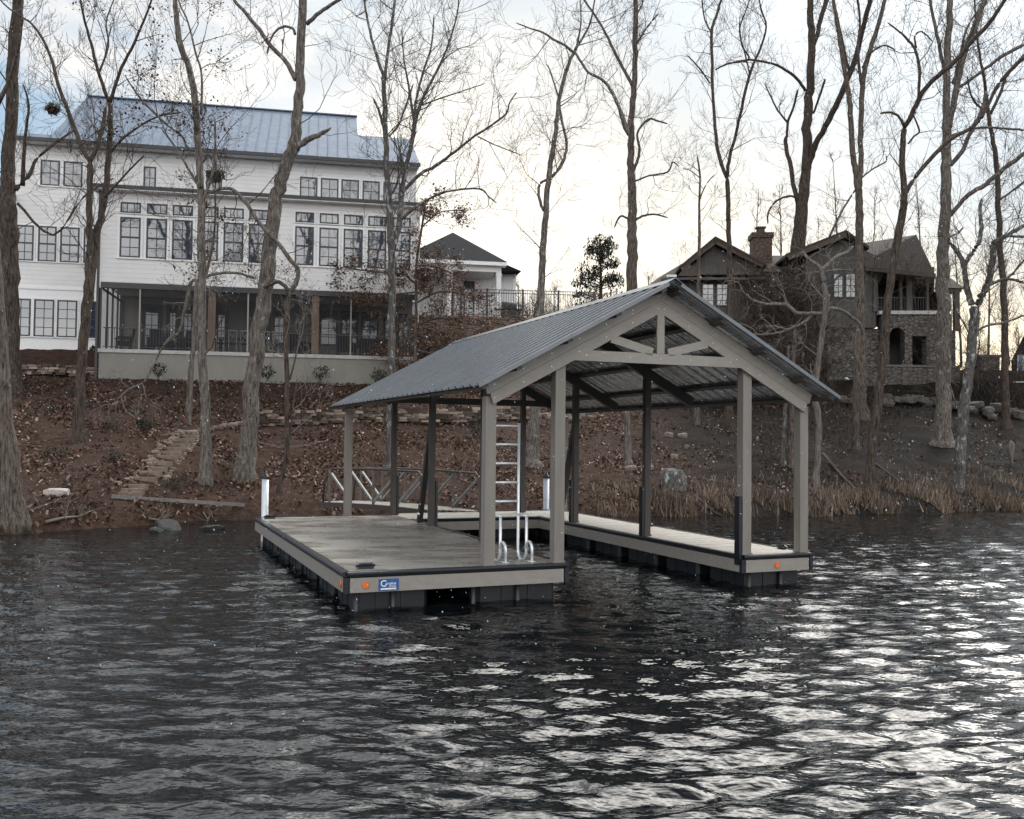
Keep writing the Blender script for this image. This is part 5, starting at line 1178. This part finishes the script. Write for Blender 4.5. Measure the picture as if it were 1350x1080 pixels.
# driftwood
def stick(pts, r0, r1, label, mat='twig_pale', name='fallen_branch', off=(0,0,.05)):
    P = [ground_hit(u, v) + Vector(off) for (u, v) in pts]; t_ = empty(name, P[0], label, 'branch'); m = MB()
    n = len(P); m.tube(P, [r0+(r1-r0)*i/(n-1) for i in range(n)], 6); m.build('wood', M[mat], t_, smooth=True); rr = random.Random(int(pts[0][0]))
    c = MB()
    for p in P[1:-1]:
        for _ in range(3): branch(c, p, rv(rr)+Vector((0,0,.8)), rr.uniform(.3,.8), .012, 1, rr)
    c.build('twigs', M[mat], t_)
stick([(2,690),(16,682),(30,677),(42,668)], .05, .02, 'pale driftwood pole slanting out of the left corner')
stick([(60,692),(85,686),(105,684),(122,676)], .04, .015, 'bleached branch lying along the left waterline')
stick([(196,690),(207,692),(216,697),(224,703)], .028, .014, 'crooked pale branch draped over the dark rock', off=(0,0,.12))
stick([(268,678),(274,688),(270,697)], .02, .01, 'thin bent twig leaning on the small black rock')
stick([(915,655),(930,668),(945,680),(960,684)], .05, .02, 'fallen branch sloping into the water at right', 'twig')
stick([(1085,600),(1110,630),(1140,660),(1178,680)], .06, .025, 'long fallen limb pointing down to the right-hand waterline', 'twig')
stick([(875,650),(890,646),(905,643),(915,648)], .06, .04, 'short grey log on the bank behind the right finger', 'bark_grey')
stick([(1150,610),(1190,640),(1235,655),(1262,662)], .03, .015, 'thin dead limb lying on the dark slope at right', 'twig')
stick([(340,585),(370,592),(400,590),(430,583)], .02, .01, 'slender pale twig lying left of the dock', 'twig_pale')
# stump
g_ = ground_hit(887, 643); t_ = empty('tree_stump', g_, 'weathered grey tree stump on the slope behind the right finger', 'stump'); m = MB()
rr = random.Random(3); k = 14
for ring, (z, rad) in enumerate(((-.1,.44),(.1,.40),(.3,.36),(.42,.33))):
    for i in range(k):
        a = 2*math.pi*i/k; q = rad*(1+.14*math.sin(a*5+1)+rr.uniform(-.04,.04)); m.v.append((q*math.cos(a), q*math.sin(a), z + (rr.uniform(0,.2) if ring == 3 else 0)))
for ring in range(3):
    for i in range(k): a = ring*k+i; b = ring*k+(i+1) % k; m.f.append((a,b,b+k,a+k))
m.f.append(tuple(range(3*k, 4*k))); m.build('wood', M['bark_birch'], t_, smooth=True, local=True)
g_ = ground_hit(1333, 615); t_ = empty('dead_snag', g_, 'small pale dead snag standing alone on the right slope', 'snag'); m = MB()
m.tube([(0,0,-.1),(.02,0,.25),(0,.02,.55),(.02,0,.85),(0,0,.98)], [.05,.05,.13,.12,.03], 8); m.build('wood', M['bark_pale'], t_, True, local=True)

def leafy(center, rad, n, seed, size, mat, root, name='foliage', tilt=1., shell=.35, flat=0):
    rr = np.random.default_rng(seed); d = rr.normal(0, 1, (n, 3)); d /= np.linalg.norm(d, axis=1)[:, None]
    q = (shell + (1-shell)*rr.random(n)**.6)[:, None]; P = d*q*np.array(rad)[None, :]
    f = np.sin(P[:,0]*4.1/rad[0]+seed)*np.sin(P[:,1]*3.7/rad[1])*np.sin(P[:,2]*4.4/rad[2]+1)
    P = P[(f > -.32) | (rr.random(n) < .3)] + np.array(center)[None, :]
    V, Fc = leaf_quads(P, size, tilt, seed); return npmesh(name, V, Fc, M[mat], parent=root, tone=rr.beta(2, 2.2, len(P)))
# foundation shrubs
def shrub(u, v, s, label, seed, mat='shrub', Y=None, n=260, size=.07):
    p = ground_hit(u, v) if Y is None else aty(u, v, Y); t_ = empty('shrub', p, label, 'shrub', 'shrubs along the foot of the porch wall'); rr = random.Random(seed)
    m = MB()
    for _ in range(5): branch(m, Vector(p), Vector((rr.gauss(0,.3), rr.gauss(0,.3), 1)), s*.9, .012, 1, rr)
    m.build('stems', M['twig'], t_)
    leafy((0,0,s*.55), (s*.48,s*.45,s*.42), n, seed, size, mat, t_); return t_
shrub(209, 499, .68, 'dark round shrub at the left of the cream porch wall', 1, Y=37.6)
shrub(352, 503, .72, 'dark shrub against the cream wall right of the bent grey trunk', 2, Y=38.6)
shrub(423, 506, .8, 'open round shrub in the middle of the cream porch wall', 3, Y=39.)
shrub(498, 508, .72, 'dark shrub near the right end of the cream porch wall', 4, Y=39.4)
shrub(125, 470, .5, 'small ragged shrub in the corner beside the porch downspout', 5, Y=41.2)
shrub(170, 575, .55, 'small dark shrub alone on the slope left of the steps', 6) if False else None
g_ = ground_hit(192, 575); shrub(192, 575, .6, 'small dark bush on the slope just left of the steps', 7)
shrub(628, 578, .75, 'dark bush on the bank left of the ladder', 8)
lp = [(215,520),(268,517),(295,523),(330,505),(395,526),(425,528),(60,545),(110,535),(75,600),(150,606),(225,641),(92,520),(300,545),(355,530),(465,545),(500,538),(145,565),(180,545)]
for i, (u, v) in enumerate(lp):
    g_ = ground_hit(u, v); t_ = empty('low_plant', g_, 'small dark evergreen clump planted low in the leaf-covered bank', 'plant', 'low clumps planted across the bank')
    m = MB(); rr = random.Random(i)
    for _ in range(3): branch(m, Vector(g_), Vector((rr.gauss(0,.6), rr.gauss(0,.6), 1)), .2, .008, 0, rr)
    m.build('stems', M['twig'], t_); leafy((0,0,.08), (.34,.3,.16), 150, 60+i, .06, 'shrub', t_)
# thicket in front of the timber house
def thicket(u, v, Y, w, h, label, seed, nb, nl, name='thicket', z0=None, lm='brownleaf'):
    p = aty(u, v, Y); p.z = float(hgt(p.x, p.y)) if z0 is None else z0
    t_ = empty(name, p, label, 'thicket'); rr = random.Random(seed); m = MB(); lv = []
    for i in range(nb):
        q = Vector((p.x + rr.uniform(-w/2, w/2), p.y + rr.uniform(-.8, .8), p.z + rr.uniform(0, h*.75)))
        branch(m, q, Vector((rr.gauss(0,.55), rr.gauss(0,.4), 1)), rr.uniform(.8, 2.2), rr.uniform(.008, .02), 2, rr, lv)
    m.build('stems', M['twig'], t_)
    lv = rr.sample(lv, min(nl, len(lv))); 
    if lv: leafset(lv, t_, lm, .085, seed)
    return t_
thicket(1032, 430, 46.5, 3.4, 4.7, 'dense dark brown thicket smothering the wall between the two gables', 1, 250, 15000)
thicket(975, 440, 45.5, 3.2, 2.4, 'lower brown thicket under the left gable window', 2, 90, 3500)
thicket(1062, 500, 44.5, 2.4, 3.2, 'bare brush behind the chalk-pale boughs', 3, 70, 1200)
thicket(1075, 600, 34.5, 3.6, 1.5, 'tangled bare brush beyond the front right dock post', 4, 60, 300)
thicket(1175, 375, 46.8, 3.6, 2.0, 'dead vines hanging before the corner porch', 5, 26, 200, z0=aty(1175, 400, 46.8).z)
thicket(1310, 505, 44.2, 4.2, 1.6, 'low tangled brush before the stone pier', 6, 60, 900)
thicket(575, 470, 43.6, 4.2, 2.5, 'russet brush against the stacked stone wall', 7, 60, 3000, lm='beech')
# nests
def nest(u, v, Y, s, label, seed):
    p = aty(u, v, Y); t_ = empty('squirrel_nest', p, label, 'nest'); rr = random.Random(seed); m = MB()
    for _ in range(170):
        d = rv(rr); d.normalize(); q = Vector((d.x*s, d.y*s, d.z*s*.8))*rr.uniform(.2, .95); t = rv(rr); t.normalize()
        m.tube([q-t*s*.5, q+rv(rr, s*.06), q+t*s*.5], .008, 3, cap=False)
    m.build('twigs', M['twig'], t_, local=True); leafy((0,0,0), (s*.8,s*.8,s*.6), 220, seed, .09, 'brownleaf', t_, shell=.1)
nest(69, 144, 30, .24, 'round twig nest against the sky left of the white house roof', 1)
nest(284, 232, 31.5, .36, 'large messy twig nest before the upper storey windows', 2)
nest(268, 371-100, 31.2, .16, 'small twig nest tight against the tall pale trunk', 3)
# far trees beyond the terrace
def far_tree(x, y, h, seed, label='slim bare tree on the skyline beyond the iron fence', grp='bare trees on the skyline'):
    rr = random.Random(seed); p = Vector((x, y, 7.6)); t_ = empty('skyline_tree', p, label, 'tree', grp)
    m = MB(); lean = rr.gauss(0, .04); pts = [p+Vector((lean*h*k/5+rr.gauss(0,.05), 0, h*k/5)) for k in range(6)]; m.tube(pts, [.10,.085,.07,.055,.035,.015], 6); m.build('trunk', M['bark'], t_, True)
    c = MB()
    for i in range(34):
        k = rr.uniform(.25, 1)*5; j = min(4, int(k)); q = pts[j].lerp(pts[j+1], k-j)
        a = rr.uniform(0, 6.28); branch(c, q, Vector((math.cos(a), math.sin(a), .9)), rr.uniform(.8, 2.4)*(1.25-k/6), .022, 2, rr, up=.15)
    c.build('crown', M['twig'], t_)
r = random.Random(77)
for i in range(20):
    u = 636 + i*8.3 + r.uniform(-3, 3); Y = r.uniform(60, 82); x = (u-675)/F*Y; far_tree(x, Y, (r.uniform(3.5, 6.2))*Y/70 + .04*(Y-60), 300+i)
for i in range(9):
    u = 1252 + i*13 + r.uniform(-3, 3); Y = r.uniform(62, 90); far_tree((u-675)/F*Y, Y, r.uniform(5, 9), 400+i, 'slim bare tree in the sunset gap right of the timber house', 'bare trees in the sunset gap')
for i in range(9):
    u = 1000 + i*28 + r.uniform(-9, 9); Y = r.uniform(60, 70); far_tree((u-675)/F*Y, Y, r.uniform(10, 14), 500+i, 'bare tree rising behind the roofs of the timber house', 'bare trees behind the timber house')
for i in range(7):
    u = 860 + i*22 + r.uniform(-9, 9); Y = r.uniform(62, 70); far_tree((u-675)/F*Y, Y, r.uniform(5, 8), 600+i, 'faint bare tree left of the timber house chimney', 'faint bare trees left of the chimney')
# pine
p = aty(791, 405, 62); p.z = 7.6; t_ = empty('pine_tree', p, 'dark rounded pine on the skyline above the dock roof', 'tree')
top = aty(791, 317, 62).z; m = MB(); m.tube([p, p+Vector((.05,0,(top-7.6)*.6)), Vector((p.x, p.y, top-.3))], [.16,.11,.03], 8); m.build('trunk', M['bark_dark'], t_, True)
rr = random.Random(9); m = MB(); H_ = top-7.6; clumps = []
for i in range(120):
    f = rr.uniform(.3, 1); zc = H_*f; rad = 1.45*math.sqrt(max(.05, 1-((f-.55)/.5)**2))*rr.uniform(.55, 1.2); a = rr.uniform(0, 6.28)
    q = Vector((rad*math.cos(a), rad*math.sin(a), zc)); m.tube([p+Vector((0,0,zc-.35)), p+q*.6+Vector((0,0,zc*.4-.1)), p+q], [.03,.02,.01], 4, cap=False); clumps.append(q)
m.build('boughs', M['bark_dark'], t_)
Vs = []
for q in clumps:
    n = 48; d = np.random.default_rng(int(abs(q.x*1e4))).normal(0, 1, (n, 3)); d /= np.linalg.norm(d, axis=1)[:, None]
    Vs.append(np.array(q)[None,:] + d*np.array([.42,.42,.3])[None,:]*np.random.default_rng(3).random((n,1))**.5)
P = np.concatenate(Vs); V, Fc = leaf_quads(P, .12, 1.2, 4); npmesh('needles', V, Fc, M['needle'], parent=t_, tone=rng.random(len(P)))
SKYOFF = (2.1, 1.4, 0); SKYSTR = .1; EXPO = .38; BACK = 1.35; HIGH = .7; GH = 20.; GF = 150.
for o in list(S.objects):
    if o.get('category') and not o.get('kind'): o['kind'] = 'thing'
# ------------------------------------------------------------------ world, sun, camera
w = bpy.data.worlds.new('World'); S.world = w; w.use_nodes = True
nt = w.node_tree; N_ = nt.nodes; bg = N_['Background']
SUN_AZ, SUN_EL = R(17), R(9)     # azimuth from +Y towards +X
sky = N_.new('ShaderNodeTexSky'); sky.sky_type = 'NISHITA'; sky.sun_disc = False; sky.sun_elevation = SUN_EL; sky.sun_rotation = SUN_AZ
tc = N_.new('ShaderNodeTexCoord'); nrm = N_.new('ShaderNodeVectorMath'); nrm.operation = 'NORMALIZE'; nt.links.new(tc.outputs['Generated'], nrm.inputs[0])
sep = N_.new('ShaderNodeSeparateXYZ'); nt.links.new(nrm.outputs[0], sep.inputs[0])
def math_(op, a, b=None, c=None, clamp=False):
    x = N_.new('ShaderNodeMath'); x.operation = op; x.use_clamp = clamp
    for i, v in enumerate((a, b, c)):
        if v is None: continue
        if hasattr(v, 'is_output'): nt.links.new(v, x.inputs[i])
        else: x.inputs[i].default_value = v
    return x.outputs[0]
zz = math_('ADD', math_('MAXIMUM', sep.outputs['Z'], 0.), .16)
cx = math_('DIVIDE', sep.outputs['X'], zz); cy = math_('DIVIDE', sep.outputs['Y'], zz)
cb = N_.new('ShaderNodeCombineXYZ'); nt.links.new(cx, cb.inputs[0]); nt.links.new(cy, cb.inputs[1])
nz1 = N_.new('ShaderNodeTexNoise'); nz1.inputs['Scale'].default_value = .85; nz1.inputs['Detail'].default_value = 9; nz1.inputs['Roughness'].default_value = .56
mp = N_.new('ShaderNodeMapping'); mp.inputs['Location'].default_value = SKYOFF; mp.inputs['Scale'].default_value = (1., .8, 1); nt.links.new(cb.outputs[0], mp.inputs[0]); nt.links.new(mp.outputs[0], nz1.inputs['Vector'])
def ramp(f, st):
    x = N_.new('ShaderNodeValToRGB'); e = x.color_ramp.elements
    while len(e) < len(st): e.new(.5)
    for i, (p, c) in enumerate(st): e[i].position = p; e[i].color = (*c, 1) if hasattr(c, '__len__') else (c,c,c,1)
    nt.links.new(f, x.inputs[0]); return x.outputs[0]
def mixc(f, a, b, mode='MIX'):
    x = N_.new('ShaderNodeMix'); x.data_type = 'RGBA'; x.blend_type = mode; x.clamp_result = False
    for s, v in ((x.inputs[0], f), (x.inputs[6], a), (x.inputs[7], b)):
        if hasattr(v, 'is_output'): nt.links.new(v, s)
        elif hasattr(v, '__len__'): s.default_value = (*v, 1)
        else: s.default_value = v
    return x.outputs[2]
cover = ramp(nz1.outputs['Fac'], [(.52, 0), (.60, 1)])
def lobe(az, el, power):
    d = (math.sin(az)*math.cos(el), math.cos(az)*math.cos(el), math.sin(el))
    v = N_.new('ShaderNodeVectorMath'); v.operation = 'DOT_PRODUCT'; nt.links.new(nrm.outputs[0], v.inputs[0]); v.inputs[1].default_value = d
    return math_('POWER', math_('MAXIMUM', v.outputs['Value'], 0.), power)
g1 = lobe(R(21), R(6), 60.); g2 = lobe(R(-4), R(11), 34.); g3 = lobe(R(24), R(8), 9.); gh = lobe(R(30), R(40), 30.)  # gh is an extra bright lobe added above the frame for water glints
nz2 = N_.new('ShaderNodeTexNoise'); nz2.inputs['Scale'].default_value = 2.1; nz2.inputs['Detail'].default_value = 7; nz2.inputs['Roughness'].default_value = .6; nt.links.new(mp.outputs[0], nz2.inputs['Vector'])
shade = ramp(nz2.outputs['Fac'], [(.38, 0), (.62, 1)])
cl = mixc(g3, mixc(shade, (6.9, 6.95, 7.0), (8.8, 8.6, 8.3)), mixc(shade, (7.6, 6.9, 5.9), (10.2, 8.8, 6.4)))
cl = mixc(1., cl, mixc(g1, (0,0,0), (7.5, 5.6, 2.6)), 'ADD')
cl = mixc(1., cl, mixc(g2, (0,0,0), (2.6, 2.3, 1.8)), 'ADD')
blue = mixc(.85, sky.outputs[0], (3.5, 4.9, 6.4))
blue = mixc(1., blue, mixc(g3, (0,0,0), (.6, .4, .1)), 'ADD')
lowc = N_.new('ShaderNodeMapRange'); lowc.interpolation_type = 'SMOOTHSTEP'; lowc.inputs['From Min'].default_value = .22; lowc.inputs['From Max'].default_value = .06; lowc.inputs['To Min'].default_value = 0; lowc.inputs['To Max'].default_value = .75; nt.links.new(sep.outputs['Z'], lowc.inputs['Value'])
cov2 = math_('MAXIMUM', math_('MAXIMUM', cover, math_('MULTIPLY', g2, 1.3)), math_('MAXIMUM', lowc.outputs[0], math_('MULTIPLY', sep.outputs['Y'], -1.6)), clamp=True)
hi = N_.new('ShaderNodeMapRange'); hi.interpolation_type = 'SMOOTHSTEP'; hi.inputs['From Min'].default_value = .40; hi.inputs['From Max'].default_value = .75; hi.inputs['To Min'].default_value = 1.; hi.inputs['To Max'].default_value = HIGH; nt.links.new(sep.outputs['Z'], hi.inputs['Value'])
high = hi.outputs[0]
bg.inputs['Strength'].default_value = SKYSTR
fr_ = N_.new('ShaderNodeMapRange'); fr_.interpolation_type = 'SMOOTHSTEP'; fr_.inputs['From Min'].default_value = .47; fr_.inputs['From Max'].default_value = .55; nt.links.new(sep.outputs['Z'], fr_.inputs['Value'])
gf = math_('MULTIPLY', math_('MULTIPLY', fr_.outputs[0], math_('MAXIMUM', lobe(R(26), R(36), 6.), math_('MULTIPLY', lobe(R(-18), R(36), 9.), .95))), math_('MULTIPLY_ADD', cover, .85, .15))  # bright sky patches added above the frame to strike glints on the water
back = math_('MULTIPLY_ADD', math_('MAXIMUM', math_('MULTIPLY', sep.outputs['Y'], -1.), 0.), BACK, 1.)  # unseen sky behind the camera, brightened to light the house front
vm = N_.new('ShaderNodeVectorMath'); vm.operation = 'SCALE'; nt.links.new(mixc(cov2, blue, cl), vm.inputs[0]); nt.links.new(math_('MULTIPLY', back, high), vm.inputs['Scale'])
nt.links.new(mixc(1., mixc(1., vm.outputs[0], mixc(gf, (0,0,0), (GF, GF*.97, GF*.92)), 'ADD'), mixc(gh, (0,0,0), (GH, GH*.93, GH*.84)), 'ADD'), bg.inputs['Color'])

sd = bpy.data.lights.new('sun', 'SUN'); sd.energy = .7; sd.angle = R(12); sd.color = (1, .84, .66)
so = bpy.data.objects.new('sun', sd); COL.objects.link(so)
dv = Vector((math.sin(SUN_AZ)*math.cos(SUN_EL), math.cos(SUN_AZ)*math.cos(SUN_EL), math.sin(SUN_EL)))
so.rotation_euler = dv.to_track_quat('Z', 'Y').to_euler(); so.location = (8, 30, 20)

# falling snow
n = 3800; r = np.random.default_rng(11)
P = np.stack([r.uniform(-8.5, 8.5, n), r.uniform(1.6, 13, n), r.uniform(.08, 8.2, n)], -1)
ang = r.normal(-.45, .5, n); L_ = r.uniform(.003, .0075, n)*np.interp(P[:,1], [1.6, 6, 13], [.75, 1., 1.5]); w_ = L_*r.uniform(.35, .6, n)
ux = np.stack([np.sin(ang)*L_, np.zeros(n), np.cos(ang)*L_], -1); vx = np.stack([np.cos(ang)*w_, np.zeros(n), -np.sin(ang)*w_], -1); tx = np.stack([np.zeros(n), w_, np.zeros(n)], -1)
V = np.stack([P-ux, P+vx, P+ux, P-vx, P+tx, P-tx], 1).reshape(-1, 3)
b_ = (np.arange(n)*6)[:, None]
T = np.concatenate([b_+np.array(q) for q in ((0,1,5),(1,2,5),(2,3,5),(3,0,5),(1,0,4),(2,1,4),(3,2,4),(0,3,4))])
o = npmesh('falling_snow', V, T, M['snow'], smooth=True); tag(o, 'sparse small snowflakes drifting through the air', 'snow', kind='stuff')

cam = bpy.data.cameras.new('camera'); co = bpy.data.objects.new('camera', cam); COL.objects.link(co)
cam.sensor_width = 36; cam.lens = 36*F/1350; cam.clip_end = 3000; cam.clip_start = .05
co.location = (0, 0, CH)
from mathutils import Matrix
co.rotation_euler = (Matrix.Rotation(R(90)+PT, 4, 'X') @ Matrix.Rotation(RL, 4, 'Z')).to_euler()
S.camera = co
S.render.resolution_x = 1024; S.render.resolution_y = 819
S.view_settings.view_transform = 'Standard'; S.view_settings.look = 'None'; S.view_settings.gamma = 1; S.view_settings.exposure = EXPO
S.cycles.use_denoising = True; S.cycles.max_bounces = 6; S.cycles.diffuse_bounces = 2; S.cycles.glossy_bounces = 3; S.cycles.sample_clamp_indirect = 6; S.cycles.caustics_reflective = False
